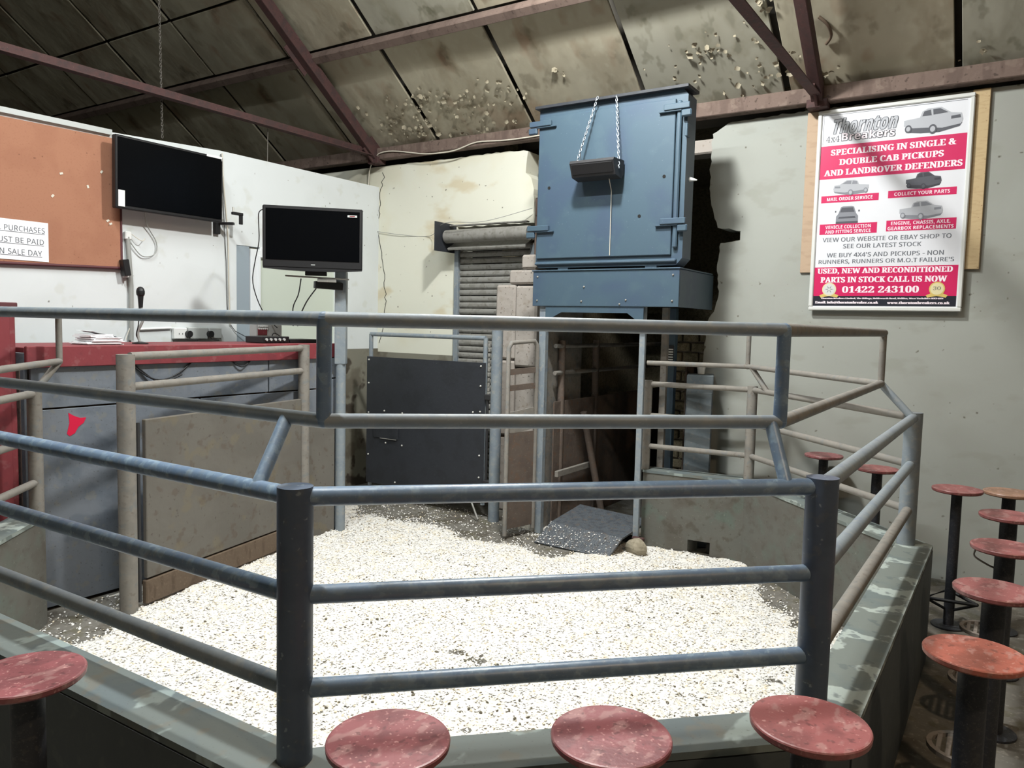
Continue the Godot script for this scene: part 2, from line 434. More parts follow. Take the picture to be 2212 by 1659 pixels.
func fill_batten(p: Vector3, L: float, energy: float, glow: float) -> void:
	# soft fill light added out of view, built as a twin tube batten
	var t := thing("fill_batten", "added unseen long twin tube fill light hanging under the roof ridge", "lamp", p)
	pbox(t, "housing", p + Vector3(0, 0.05, 0), Vector3(L, 0.06, 0.12), M["white_plastic"], 0.006)
	var gm := StandardMaterial3D.new()
	gm.albedo_color = Color(0.9, 0.9, 0.9)
	gm.emission_enabled = true
	gm.emission = Color(0.98, 1.0, 1.0)
	gm.emission_energy_multiplier = 2.0
	for dz in [-0.03, 0.03]:
		ptube(t, "light_tube", [p + Vector3(-L * 0.49, 0, dz), p + Vector3(L * 0.49, 0, dz)], 0.014, gm, 10)
	for dx in [-L * 0.4, L * 0.4]:
		ptube(t, "hanging_rod", [p + Vector3(dx, 0.08, 0), Vector3(p.x + dx, ROOF_Y + ROOF_M * 4.6 - 0.02, p.z)], 0.006, M["dark_bar"], 6)
	var al := AreaLight3D.new()
	al.name = "tube_face_light"
	al.position = Vector3(0, -0.03, 0)
	al.rotation_degrees.x = -90
	al.area_size = Vector2(L, 0.1)
	al.light_energy = energy
	al.light_color = Color(0.98, 1.0, 1.0)
	al.area_range = 40.0
	al.shadow_enabled = true
	t.add_child(al)
	for dx in [-L * 0.25, L * 0.25]:
		var l := OmniLight3D.new()
		l.name = "tube_side_light"
		l.position = Vector3(dx, -0.08, 0)
		l.light_energy = glow * 0.5
		l.light_color = Color(0.98, 1.0, 1.0)
		l.light_size = 0.1
		l.omni_range = 40.0
		l.omni_attenuation = 2.0
		l.shadow_enabled = true
		t.add_child(l)

func lamp(nm: String, label: String, p: Vector3, energy: float, glow: float, r: float, col: Color) -> void:
	var t := thing(nm, label, "lamp", p)
	var b := MB.new()
	b.lathe([Vector2(0.0, 0.0), Vector2(r, 0.0), Vector2(r, 0.012), Vector2(0, 0.012)], p)
	var gm := StandardMaterial3D.new()
	gm.albedo_color = Color(0.9, 0.9, 0.9)
	gm.emission_enabled = true
	gm.emission = col
	gm.emission_energy_multiplier = 3.0
	part(t, "light_disc", b, gm)
	var h := MB.new()
	h.lathe([Vector2(r + 0.015, 0.0), Vector2(r + 0.02, 0.03), Vector2(r * 0.8, 0.08), Vector2(r * 0.4, 0.13), Vector2(0.03, 0.16), Vector2(0.0, 0.16)], p)
	part(t, "housing", h, M["dark_bar"])
	var roof := ROOF_Y + ROOF_M * (p.z if p.z < 4.6 else 9.2 - p.z)
	ptube(t, "hanging_rod", [p + Vector3(0, 0.15, 0), Vector3(p.x, roof - 0.01, p.z)], 0.008, M["dark_bar"], 8)
	var al := AreaLight3D.new()   # the glowing face sends most of its light straight down
	al.name = "lamp_face_light"
	al.position = Vector3(0, -0.01, 0)
	al.rotation_degrees.x = -90
	al.area_size = Vector2(r * 1.7, r * 1.7)
	al.light_energy = energy
	al.light_color = col
	al.area_range = 40.0
	al.shadow_enabled = true
	t.add_child(al)
	var l := OmniLight3D.new()   # the milky rim of the diffuser spreads the rest all round
	l.name = "lamp_rim_light"
	l.position = Vector3(0, -0.06, 0)
	l.light_energy = glow
	l.light_color = col
	l.light_size = 0.08
	l.omni_range = 40.0
	l.omni_attenuation = 2.0
	l.shadow_enabled = true
	t.add_child(l)

# ---------------------------------------------------------------- building shell
func shell() -> void:
	var fl := structure("floor")
	pbox(fl, "slab", Vector3(2.0, -0.1, 4.0), Vector3(20, 0.2, 16), M["floor"], 0.0)
	# back wall in pieces round the broken opening (x 1.88 .. 3.52)
	var wb := structure("wall_back")
	var b := MB.new()
	b.prism(jag([Vector2(-8, 1.38), Vector2(1.02, 1.365), Vector2(1.02, 2.6), Vector2(1.88, 2.6), Vector2(1.87, 2.9), Vector2(1.84, 3.0), Vector2(1.78, 3.05), Vector2(1.80, 3.24), Vector2(1.6, 3.262), Vector2(0.9, 3.255), Vector2(0.2, 3.262), Vector2(-8, 3.27)], 0.10, 0.006, 7), Vector3(0, 0, -0.25), Vector3.RIGHT, Vector3.UP, 0.25)
	part(wb, "painted_wall", b, M["wall_cream"])
	b = MB.new()
	b.prism(PackedVector2Array([Vector2(-8, 0), Vector2(1.02, 0), Vector2(1.02, 1.365), Vector2(-8, 1.38)]), Vector3(0, 0, -0.25), Vector3.RIGHT, Vector3.UP, 0.252)
	part(wb, "dado", b, M["wall_dado"])
	b = MB.new()
	b.prism(jag([Vector2(3.52, 0), Vector2(10, 0), Vector2(10, 3.30), Vector2(4.6, 3.285), Vector2(4.05, 3.285), Vector2(3.62, 3.27), Vector2(3.50, 3.20), Vector2(3.49, 2.9), Vector2(3.50, 2.72), Vector2(3.54, 2.55), Vector2(3.57, 2.475), Vector2(3.66, 2.465), Vector2(3.75, 2.44), Vector2(3.75, 2.37), Vector2(3.60, 2.355), Vector2(3.58, 2.2), Vector2(3.60, 1.95), Vector2(3.57, 1.82), Vector2(3.52, 1.74), Vector2(3.50, 1.5), Vector2(3.47, 1.2)], 0.06, 0.007, 3), Vector3(0, 0, -0.25), Vector3.RIGHT, Vector3.UP, 0.25)
	part(wb, "rendered_wall", b, M["wall_grey"])
	var cr := [Vector3(0.045, 3.2, 0.001)]
	rng.seed = 12
	while cr[-1].y > 1.5: cr.append(Vector3(0.05 + 0.05 * sin(cr[-1].y * 4.0) + rng.randf_range(-0.018, 0.018), cr[-1].y - rng.randf_range(0.03, 0.08), 0.001))
	ptube(wb, "crack", cr, 0.0035, M["gap_black"], 5)  # shade in the crack painted as a near-black line
	# what lies behind the opening: passage walls and bricks
	pbox(wb, "passage_end", Vector3(2.8, 1.7, -3.5), Vector3(2.6, 3.6, 0.15), M["brick"], 0.0)
	pbox(wb, "passage_side", Vector3(1.45, 1.7, -1.85), Vector3(0.15, 3.6, 3.2), M["brick"], 0.0)
	pbox(wb, "passage_side", Vector3(4.2, 1.7, -1.85), Vector3(0.15, 3.6, 3.2), M["brick"], 0.0)
	pbox(wb, "passage_roof", Vector3(2.8, 3.5, -1.85), Vector3(2.9, 0.12, 3.4), M["brick"], 0.0)
	pbox(wb, "lintel", Vector3(2.75, 3.12, -0.14), Vector3(1.74, 0.11, 0.2), M["block"], 0.012)
	# brick pier just inside the opening
	var k := 0
	for row in 20:
		var y := 0.04 + row * 0.085
		for j in 3:
			var x := 3.02 + (j + (0.5 if row % 2 else 0.0)) * 0.15
			if x > 3.42: continue
			rng.seed = 900 + k
			k += 1
			pbox(wb, "brick", Vector3(x + 0.07, y + 0.037, -0.47 + rng.randf_range(-0.008, 0.008)), Vector3(0.138, 0.073, 0.12), M["brick"], 0.008)
	pbox(wb, "mortar", Vector3(3.26, 0.87, -0.50), Vector3(0.5, 1.72, 0.1), M["block"], 0.0)
	# left partition wall with window opening (z 0.50 .. 1.74, y 0.9 .. 2.30)
	var wl := structure("wall_left")
	var pl := PackedVector2Array([Vector2(0, 0), Vector2(0, 3.055), Vector2(-1.9, 3.05), Vector2(-2.82, 3.0), Vector2(-5.2, 2.96), Vector2(-5.2, 0), Vector2(-1.74, 0), Vector2(-1.74, 2.30), Vector2(-0.5, 2.30), Vector2(-0.5, 0)])
	b = MB.new()
	b.prism(pl, Vector3(-0.12, 0, 0), Vector3(0, 0, -1), Vector3.UP, 0.12)
	part(wl, "painted_wall", b, M["wall_white"])
	pbox(wl, "infill", Vector3(-0.06, 0.45, 1.12), Vector3(0.12, 0.9, 1.24), M["wall_white"], 0.0)
	pbox(wl, "dado", Vector3(0.003, 0.70, 0.25), Vector3(0.006, 1.40, 0.5), M["wall_dado"], 0.0)
	b = MB.new()
	b.prism(PackedVector2Array([Vector2(-2.82, 2.975), Vector2(-5.2, 2.94), Vector2(-5.2, 2.975), Vector2(-2.82, 3.012)]), Vector3(0.0, 0, 0), Vector3(0, 0, -1), Vector3.UP, 0.03)
	part(wl, "top_strip", b, M["grey_plastic"])
	# outer hall walls
	var wf := structure("wall_front")
	pbox(wf, "masonry", Vector3(1.0, 1.7, 9.35), Vector3(18.2, 3.4, 0.25), M["hall_masonry"], 0.0)
	var wr := structure("wall_right")
	var gable := PackedVector2Array([Vector2(-0.25, 0), Vector2(-0.25, 3.3), Vector2(4.6, 6.8), Vector2(9.45, 3.3), Vector2(9.45, 0)])
	b = MB.new()
	b.prism(gable, Vector3(10.0, 0, 0), Vector3(0, 0, 1), Vector3.UP, -0.25)
	part(wr, "masonry", b, M["hall_masonry"])
	var wg := structure("wall_far_left")
	b = MB.new()
	b.prism(gable, Vector3(-8.0, 0, 0), Vector3(0, 0, 1), Vector3.UP, -0.25)
	part(wg, "masonry", b, M["hall_masonry"])
	ceiling()

func jag(pts: Array, step: float, amp: float, sd: int) -> PackedVector2Array:
	# a broken edge: wobble every side that is not on a long straight run
	rng.seed = sd
	var out := PackedVector2Array()
	for i in pts.size():
		var a: Vector2 = pts[i]
		var b: Vector2 = pts[(i + 1) % pts.size()]
		out.append(a)
		var L := a.distance_to(b)
		if L < step * 1.2 or absf(a.x) > 7.5 or absf(b.x) > 7.5 or (a.y == 0.0 and b.y == 0.0) or (a.x == 1.02 or b.x == 1.02): continue
		var m := int(L / step * 2.0)
		for k in range(1, m):
			var p := a.lerp(b, float(k) / m)
			out.append(p + (b - a).orthogonal().normalized() * rng.randf_range(-amp, amp))
	return out

func roof_pt(x: float, d: float, below := 0.0) -> Vector3:
	return Vector3(x, ROOF_Y + ROOF_M * d - below * 0.8, d + below * 0.6)

func ceiling() -> void:
	var c := structure("ceiling")
	var ang := atan(ROOF_M)
	var bs := Basis(Vector3.RIGHT, -ang)
	# outer sheeting of both slopes
	pbox(c, "sheeting", roof_pt(1.0, 2.2, -0.20), Vector3(18.4, 0.05, 6.2), M["hall_masonry"], 0.0, bs)
	pbox(c, "sheeting", Vector3(1.0, ROOF_Y + ROOF_M * 2.2 + 0.06, 9.2 - 2.2 + 0.05), Vector3(18.4, 0.05, 6.2), M["roof_panel_b"], 0.0, Basis(Vector3.RIGHT, ang))
	# lining boards, one by one
	var rows := [[-0.02, 0.86], [0.94, 1.42], [1.44, 2.42], [2.50, 3.45], [3.47, 4.5]]
	for i in range(-6, 7):
		for r in rows.size():
			rng.seed = 5000 + i * 17 + r
			var x0 := 0.79 + i * 1.09
			var d0: float = rows[r][0]
			var d1: float = rows[r][1]
			var w := 1.09 - rng.randf_range(0.034, 0.05)
			var L := (d1 - d0) / cos(ang)
			var tilt := Basis(Vector3.RIGHT, -ang + rng.randf_range(-0.006, 0.006)) * Basis(Vector3.FORWARD, rng.randf_range(-0.008, 0.008))
			pbox(c, "panel", roof_pt(x0 + 0.545 + rng.randf_range(-0.006, 0.006), (d0 + d1) * 0.5, -0.012 + rng.randf_range(-0.006, 0.006)), Vector3(w, 0.022, L), M["roof_panel"] if (i * 7 + r * 3) % 5 < 3 else M["roof_panel_b"], 0.004, tilt)
	ptube(c, "curved_strip", curve_pts([roof_pt(4.35, 0.47, 0.01), roof_pt(4.40, 0.42, 0.02), roof_pt(4.412, 0.35, 0.02), roof_pt(4.37, 0.30, 0.01)], 12), 0.011, M["old_board"], 6)  # brown curved tube lying along the lining boards
	# curling flakes of old paint, too many to count
	var fm := MB.new()
	for q in 5:
		var a := -0.5 + q * 0.25
		var a2 := a + 0.25
		if q < 4:
			fm.quad(Vector3(a, -a * a * 0.8, -0.42 + 0.1 * sin(q * 2.1)), Vector3(a, -a * a * 0.8, 0.45 - 0.12 * cos(q * 1.7)), Vector3(a2, -a2 * a2 * 0.8, 0.45 - 0.12 * cos((q + 1) * 1.7)), Vector3(a2, -a2 * a2 * 0.8, -0.42 + 0.1 * sin((q + 1) * 2.1)))
	var clusters := [[0.95, 0.40, 0.2, 0.05, 40], [1.35, 0.28, 0.25, 0.08, 40], [0.5, 0.26, 0.2, 0.1, 45], [1.75, 0.40, 0.06, 0.06, 9], [2.36, 0.42, 0.05, 0.03, 6], [3.62, 0.40, 0.13, 0.05, 22], [3.95, 0.18, 0.12, 0.06, 16], [4.0, 0.62, 0.06, 0.05, 12], [0.7, 0.12, 0.3, 0.05, 30], [1.4, 0.09, 0.25, 0.03, 18], [3.5, 0.25, 0.2, 0.08, 12], [4.2, 0.10, 0.15, 0.05, 12], [5.0, 0.10, 0.4, 0.03, 8]]
	var tf := []
	rng.seed = 77
	for cl in clusters:
		for q in cl[4]:
			var x: float = cl[0] + rng.randfn(0, cl[2])
			var d: float = cl[1] + rng.randfn(0, cl[3])
			if d < 0.02 or d > 0.84: continue
			var sz := rng.randf_range(0.012, 0.05)
			var bb := bs * Basis(Vector3.UP, rng.randf() * TAU) * Basis(Vector3.RIGHT, rng.randf_range(-0.7, 0.7))
			tf.append(Transform3D(bb.scaled_local(Vector3(sz, sz, sz * rng.randf_range(0.6, 1.2))), roof_pt(x, d, 0.008 + sz * 0.15)))
	multi(c, "paint_flakes", fm.mesh(), tf, M["paint_flake"])

func multi(parent: Node, nm: String, me: Mesh, tf: Array, m: Material) -> MultiMeshInstance3D:
	var mm := MultiMesh.new()
	mm.transform_format = MultiMesh.TRANSFORM_3D
	mm.mesh = me
	mm.instance_count = tf.size()
	for i in tf.size(): mm.set_instance_transform(i, tf[i])
	var o := MultiMeshInstance3D.new()
	o.name = nm
	o.multimesh = mm
	o.material_override = m
	o.set_meta("kind", "stuff")
	parent.add_child(o, true)
	return o

func trusses() -> void:
	var ang := atan(ROOF_M)
	var bs := Basis(Vector3.RIGHT, -ang)
	var labels := ["red oxide steel roof truss above the white partition wall", "red oxide steel roof truss landing beside the advertising poster"]
	for k in 2:
		var x: float = [0.03, 4.29][k]
		var t := thing("roof_truss", labels[k], "truss", Vector3(x, 3.2, 0.1), 0.0, "roof trusses")
		for sl in 2:
			var b := MB.new()
			if sl == 0:
				b.box(roof_pt(x, 2.25, 0.16), Vector3(0.075, 0.012, 5.7), 0.002, bs)
				b.box(roof_pt(x + 0.035, 2.25, 0.115), Vector3(0.012, 0.1, 5.7), 0.002, bs)
			else:
				b.box(Vector3(x, ROOF_Y + ROOF_M * 2.2 - 0.13, 7.0), Vector3(0.075, 0.1, 5.6), 0.002, Basis(Vector3.RIGHT, ang))
			part(t, "rafter", b, M["oxide"])
		var b2 := MB.new()
		b2.box(Vector3(x, 3.345, 4.62), Vector3(0.07, 0.01, 9.1), 0.002)
		b2.box(Vector3(x - 0.032, 3.378, 4.62), Vector3(0.01, 0.075, 9.1), 0.002)
		part(t, "tie", b2, M["oxide"])
		pbox(t, "gusset_plate", Vector3(x + 0.0, 3.40, 0.13), Vector3(0.02, 0.2, 0.2), M["oxide"], 0.002, bs)
		pbox(t, "bearing_bracket", Vector3(x, 3.30, 0.07), Vector3(0.14, 0.06, 0.12), M["oxide"], 0.004)
		pbox(t, "cleat", roof_pt(x - 0.045, 0.98, 0.13), Vector3(0.012, 0.16, 0.30), M["oxide"], 0.002, bs)
		pbox(t, "cleat_angle", roof_pt(x - 0.09, 0.955, 0.09), Vector3(0.10, 0.07, 0.012), M["oxide"], 0.002, bs)
		if k == 0:
			pbox(t, "hanger", Vector3(x, 3.17, 3.62), Vector3(0.07, 0.34, 0.10), M["oxide"], 0.003)
	var pur := [[0.05, "timber plate running along the top of the back wall"], [0.90, "brown roof purlin crossing under the lining boards"], [2.46, "upper roof purlin crossing high under the lining boards"]]
	for i in pur.size():
		var d: float = pur[i][0]
		var h := 0.10 if i else 0.09
		var p := roof_pt(1.0, d, 0.045) if i else Vector3(1.0, 3.365, 0.06)
		var t := thing("purlin", pur[i][1], "beam", p, 0.0, "roof purlins")
		pbox(t, "beam", p, Vector3(17.9, 0.085 if i else 0.11, 0.075 if i else 0.10), M["timber"], 0.006, bs if i else Basis.IDENTITY)

# ---------------------------------------------------------------- ring
const RA := Vector3(4.151, 0, 4.739)
const RB := Vector3(5.155, 0, 3.760)
const RC := Vector3(5.165, 0, 1.586)
const RG := Vector3(4.023, 0, 0.436)
const RD := Vector3(3.249, 0, 0.503)
const RF := Vector3(1.965, 0, 4.768)
const RE := Vector3(1.235, 0, 3.955)
const A2 := Vector3(4.095, 0, 4.596)
const B2 := Vector3(5.027, 0, 3.737)
const C2 := Vector3(5.007, 0, 1.616)
const G2 := Vector3(3.987, 0, 0.461)
const D2 := Vector3(3.29, 0, 0.63)
const F2 := Vector3(2.03, 0, 4.63)
const E2 := Vector3(1.19, 0, 3.80)
const HT := 1.683
const HM := 1.421
const H1 := 1.256
const H2 := 1.014
const H3 := 0.779
const HW := 0.58

func at_h(p: Vector3, y: float) -> Vector3:
	return Vector3(p.x, y, p.z)

func ring() -> void:
	# low wall: one segment between each pair of corners
	var pts := [RE, RF, RA, RB, RC, RG, RD]
	var t := thing("ring_wall", "low grey-green concrete wall enclosing the sawdust ring under the railing", "low wall", Vector3(3.2, 0, 2.6))
	var inner := []
	var outer := []
	for i in pts.size():
		var d0: Vector3 = (pts[i] - pts[i - 1]).normalized() if i > 0 else (pts[1] - pts[0]).normalized()
		var d1: Vector3 = (pts[i + 1] - pts[i]).normalized() if i < pts.size() - 1 else d0
		var n0 := Vector3(-d0.z, 0, d0.x)
		var n1 := Vector3(-d1.z, 0, d1.x)
		var m := (n0 + n1).normalized()
		var k := 1.0 / m.dot(n0)
		outer.append(pts[i] + m * k * 0.115)
		inner.append(pts[i] - m * k * 0.04)
	for i in pts.size() - 1:
		var a: Vector3 = inner[i]
		var b: Vector3 = inner[i + 1]
		var c: Vector3 = outer[i + 1]
		var d: Vector3 = outer[i]
		var up := Vector3.UP * HW
		var mid := (a + b + c + d) * 0.25
		var fi := MB.new()
		var nn := (a - d).normalized()
		var top := 0.03
		var mats: Material = M["concrete"]
		var hole := (i == 5)
		if hole:
			# drain hole cut through the foot of this stretch
			var l := (b - a)
			var q0 := a + l * 0.30
			var q1 := a + l * 0.52
			var r0 := d + (c - d) * 0.30
			var r1 := d + (c - d) * 0.52
			block(fi, a, q0, r0, d, HW)
			block(fi, q1, b, c, r1, HW)
			var lift := Vector3.UP * 0.11
			block(fi, q0 + lift, q1 + lift, r1 + lift, r0 + lift, HW - 0.11)
		else:
			block(fi, a, b, c, d, HW)
		part(t, "wall_segment", fi, mats)
		# painted coping, proud by a few millimetres, and the dark outer rendering
		var cp := MB.new()
		var e := Vector3.UP * HW
		var g := 0.006
		block(cp, a + e + nn * g, b + e + nn * g, c + e - nn * g, d + e - nn * g, 0.02)
		part(t, "coping", cp, M["coping_worn"] if i in [0, 3, 4] else M["coping"])
		if i in [1, 2, 3]:
			var ou := MB.new()
			block(ou, d + Vector3.UP * 0.0, c, c - nn * 0.008, d - nn * 0.008, HW - 0.004)
			part(t, "outer_render", ou, M["outer_wall"])
	# railing
	var r := thing("ring_railing", "blue-grey tubular steel railing standing all round the sawdust ring", "railing", Vector3(3.2, HW, 2.6))
	var post_m := {0: M["rail_dusty"], 2: M["post_blue"], 3: M["post_blue"], 4: M["rail_grey"], 5: M["rail_dusty"], 6: M["rail_dusty"]}
	for i in pts.size():
		if i == 1:
			ptube(r, "post", [at_h(pts[i], HW), at_h(pts[i], H1 + 0.026)], 0.043, M["post_blue"], 20)
			continue
		var rad := 0.043 if i in [2, 3, 4] else 0.036
		var b := MB.new()
		var y0: float = HW if i > 0 else HW
		b.tube([at_h(pts[i], y0 + 0.018), at_h(pts[i], H1 + 0.020), at_h(pts[i], H1 + 0.026)], rad, 24)
		part(r, "post", b, post_m[i])
	var lm := [M["rail_dusty"], M["rail_blue"], M["rail_blue"], M["rail_grey"], M["rail_dusty"], M["rail_dusty"]]
	var low_m := [M["rail_dusty"], M["rail_grey"], M["rail_blue"], M["rail_dusty"], M["rail_dusty"], M["rail_dusty"]]
	for i in pts.size() - 1:
		var hs := [H1, H2, H3]
		for h in 3:
			var rr := 0.0235 if i in [1, 2, 3] else 0.020
			ptube(r, "rail", [at_h(pts[i], hs[h]), at_h(pts[i + 1], hs[h])], rr, low_m[i] if h == 2 else lm[i], 18)
	# upper tier set inwards
	var up := [E2, F2, A2, B2, C2, G2, D2]
	var um := [M["rail_dusty"], M["rail_grey"], M["rail_grey"], M["rail_dusty"], M["rail_dusty"], M["rail_dusty"]]
	for i in up.size() - 1:
		var rr := 0.0195 if i in [1, 2, 3] else 0.0175
		var e0 := Vector3.ZERO
		var e1 := Vector3.ZERO
		ptube(r, "rail", [at_h(up[i], HM) + e0, at_h(up[i + 1], HM) + e1], rr, um[i], 18)
		ptube(r, "rail", [at_h(up[i], HT), at_h(up[i + 1], HT)], rr, um[i], 18)
	for i in up.size():
		if i == 6: continue
		var m: Material = M["rail_blue"] if i in [2, 3] else M["rail_dusty"]
		ptube(r, "upright", [at_h(up[i], HM), at_h(up[i], HT)], 0.0195 if i in [2, 3] else 0.0165, m, 16)
		if i > 0 and i < 6:
			for hh in [HT, HM]:   # rounded elbow where the rails meet
				var b := MB.new()
				ball(b, at_h(up[i], hh), 0.0200)
				part(r, "elbow", b, m)
	var stt := [[RA.lerp(RF, 0.062), A2.lerp(F2, 0.066), "rail_blue"], [RB.lerp(RA, 0.078), B2.lerp(A2, 0.022), "rail_blue"], [RC.lerp(RB, 0.03), C2, "rail_grey"], [RG.lerp(RC, 0.12), G2.lerp(C2, 0.04), "rail_dusty"], [RE, E2, "rail_dusty"], [RF.lerp(RA, 0.04), F2, "rail_grey"]]
	for s in stt:
		ptube(r, "strut", [at_h(s[0], H1 + 0.005), at_h(s[1], HM)], 0.0185, M[s[2]], 16)

func ball(b: MB, c: Vector3, r: float) -> void:
	var prof := []
	for k in 9:
		var a := -PI / 2 + PI * k / 8
		prof.append(Vector2(maxf(cos(a) * r, 0.0001), sin(a) * r))
	b.lathe(prof, c, 16)

func block(b: MB, p0: Vector3, p1: Vector3, p2: Vector3, p3: Vector3, h: float) -> void: # upright prism on a quadrilateral foot
	var u := Vector3.UP * h
	var c := (p0 + p1 + p2 + p3) * 0.25
	var q := [p0, p1, p2, p3]
	b.quad(p0 + u, p1 + u, p2 + u, p3 + u, Vector3.UP)
	b.quad(p0, p1, p2, p3, Vector3.DOWN)
	for i in 4:
		var x: Vector3 = q[i]
		var y: Vector3 = q[(i + 1) % 4]
		b.quad(x, y, y + u, x + u, (x + y) * 0.5 - c)

# ---------------------------------------------------------------- sawdust
var ring_poly := PackedVector2Array()
var bare := [[Vector2(4.78, 0.98), 0.42], [Vector2(4.45, 0.72), 0.22], [Vector2(1.45, 0.62), 0.42], [Vector2(0.95, 0.75), 0.35], [Vector2(2.2, 0.95), 0.22], [Vector2(1.28, 3.72), 0.22], [Vector2(1.5, 3.86), 0.16], [Vector2(2.7, 0.85), 0.30], [Vector2(1.9, 0.75), 0.3], [Vector2(1.2, 2.9), 0.12]]

func saw_height(x: float, z: float, n1: FastNoiseLite, n2: FastNoiseLite) -> float:
	var h := 0.016 + n1.get_noise_2d(x, z) * 0.022 + n2.get_noise_2d(x, z) * 0.012
	for b in bare:
		var d: float = Vector2(x, z).distance_to(b[0]) / b[1]
		if d < 1.6: h -= 0.035 * (1.0 - smoothstep(0.5, 1.6, d))
	return h

func sawdust() -> void:
	var cen := Vector3(3.2, 0, 2.6)
	for p in [RE, RF, RA, RB, RC, RG, RD]:
		var q: Vector3 = p + (cen - p).normalized() * 0.045
		ring_poly.append(Vector2(q.x, q.z))
	for p in [Vector2(3.2, 0.55), Vector2(2.5, 0.55), Vector2(2.1, 0.45), Vector2(0.4, 0.3), Vector2(0.4, 1.5), Vector2(1.12, 1.6), Vector2(1.12, 3.85)]: ring_poly.append(p)
	var n1 := FastNoiseLite.new()
	n1.seed = 3; n1.frequency = 1.1; n1.fractal_octaves = 4
	var n2 := FastNoiseLite.new()
	n2.seed = 8; n2.frequency = 9.0; n2.fractal_octaves = 3
	var b := MB.new()
	var st := 0.025
	var x0 := 0.4
	var z0 := 0.28
	var nx := int((5.2 - x0) / st)
	var nz := int((4.8 - z0) / st)
	var hh := PackedFloat32Array()
	hh.resize((nx + 1) * (nz + 1))
	for j in nz + 1:
		for i in nx + 1:
			hh[j * (nx + 1) + i] = saw_height(x0 + i * st, z0 + j * st, n1, n2)
			b.v.append(Vector3(x0 + i * st, hh[j * (nx + 1) + i], z0 + j * st))
	for j in nz + 1:
		for i in nx + 1:
			var hl := hh[j * (nx + 1) + maxi(i - 1, 0)]
			var hr := hh[j * (nx + 1) + mini(i + 1, nx)]
			var hd := hh[maxi(j - 1, 0) * (nx + 1) + i]
			var hu := hh[mini(j + 1, nz) * (nx + 1) + i]
			b.n.append(Vector3(hl - hr, 2 * st, hd - hu).normalized())
	for j in nz:
		for i in nx:
			if not Geometry2D.is_point_in_polygon(Vector2(x0 + (i + 0.5) * st, z0 + (j + 0.5) * st), ring_poly): continue
			var a := j * (nx + 1) + i
			if maxf(maxf(hh[a], hh[a + 1]), maxf(hh[a + nx + 1], hh[a + nx + 2])) < -0.004: continue
			ix_quad(b, a, a + 1, a + nx + 2, a + nx + 1)
	var keep := {}
	var cb := MB.new()
	for i in b.ix:
		if not keep.has(i):
			keep[i] = cb.v.size()
			cb.v.append(b.v[i])
			cb.n.append(b.n[i])
		cb.ix.append(keep[i])
	b = cb
	var t := thing("sawdust", "pale cream sawdust and shavings spread over the ring floor", "sawdust", Vector3(3, 0, 2.6))
	t.set_meta("kind", "stuff")
	var o := part(t, "bed", b, M["sawdust"])
	o.set_meta("kind", "stuff")
	# single shavings
	var fm := MB.new()
	fm.quad(Vector3(-0.5, 0, -0.3), Vector3(-0.5, 0, 0.3), Vector3(0, 0.25, 0.34), Vector3(0, 0.25, -0.28), Vector3.UP)
	fm.quad(Vector3(0, 0.25, -0.28), Vector3(0, 0.25, 0.34), Vector3(0.5, 0.05, 0.26), Vector3(0.5, 0.05, -0.3), Vector3.UP)
	var sets := [[], [], []]
	rng.seed = 4242
	for q in 60000:
		var x := rng.randf_range(0.5, 5.15)
		var z := rng.randf_range(0.4, 4.72)
		if not Geometry2D.is_point_in_polygon(Vector2(x, z), ring_poly): continue
		var h := saw_height(x, z, n1, n2)
		if h < -0.012 and rng.randf() < 0.75: continue
		h = maxf(h, 0.0) + 0.002
		var k := 0 if rng.randf() < 0.86 else 1
		var s := rng.randf_range(0.006, 0.017)
		sets[k].append(Transform3D(Basis.from_euler(Vector3(rng.randf_range(-0.6, 0.6), rng.randf() * TAU, rng.randf_range(-0.6, 0.6))).scaled_local(Vector3(s, s, s)), Vector3(x, h, z)))
	for q in 420:   # shavings that slid on to the ramp plates
		var u := rng.randf()
		var w := pow(rng.randf(), 1.5)
		if rng.randf() < u * 0.75: continue
		var lo := Vector3(2.56, 0.018, 0.98).lerp(Vector3(3.20, 0.018, 1.0), u)
		var hi := Vector3(2.60, 0.146, 0.80).lerp(Vector3(3.24, 0.136, 0.85), u)
		var s2 := rng.randf_range(0.006, 0.015)
		sets[0].append(Transform3D(Basis.from_euler(Vector3(rng.randf_range(0.2, 0.9), rng.randf() * TAU, 0)).scaled_local(Vector3(s2, s2, s2)), lo.lerp(hi, w)))
	var n3 := FastNoiseLite.new()
	n3.seed = 31; n3.frequency = 1.6
	for q in 2600:
		var x := rng.randf_range(0.9, 5.1)
		var z := rng.randf_range(0.5, 4.7)
		if n3.get_noise_2d(x, z) < 0.12: continue
		if not Geometry2D.is_point_in_polygon(Vector2(x, z), ring_poly): continue
		var s := rng.randf_range(0.006, 0.02)
		sets[2].append(Transform3D(Basis.from_euler(Vector3(rng.randf(), rng.randf() * TAU, 0)).scaled_local(Vector3(s, s * 0.4, s * 0.7)), Vector3(x, maxf(saw_height(x, z, n1, n2), 0.0) + 0.003, z)))
	multi(t, "shavings", fm.mesh(-t.position * 0.0), shift(sets[0], t.position), M["flake"])
	multi(t, "tan_shavings", fm.mesh(), shift(sets[1], t.position), M["flake_tan"])
	var cm := MB.new()
	ball(cm, Vector3.ZERO, 0.5)
	multi(t, "dung_crumbs", cm.mesh(), shift(sets[2], t.position), M["clump"])

func shift(tf: Array, p: Vector3) -> Array:
	for i in tf.size(): tf[i].origin -= p
	return tf

func ix_quad(b: MB, p00: int, p10: int, p11: int, p01: int) -> void:
	b.ix.append_array([p00, p10, p11, p00, p11, p01])


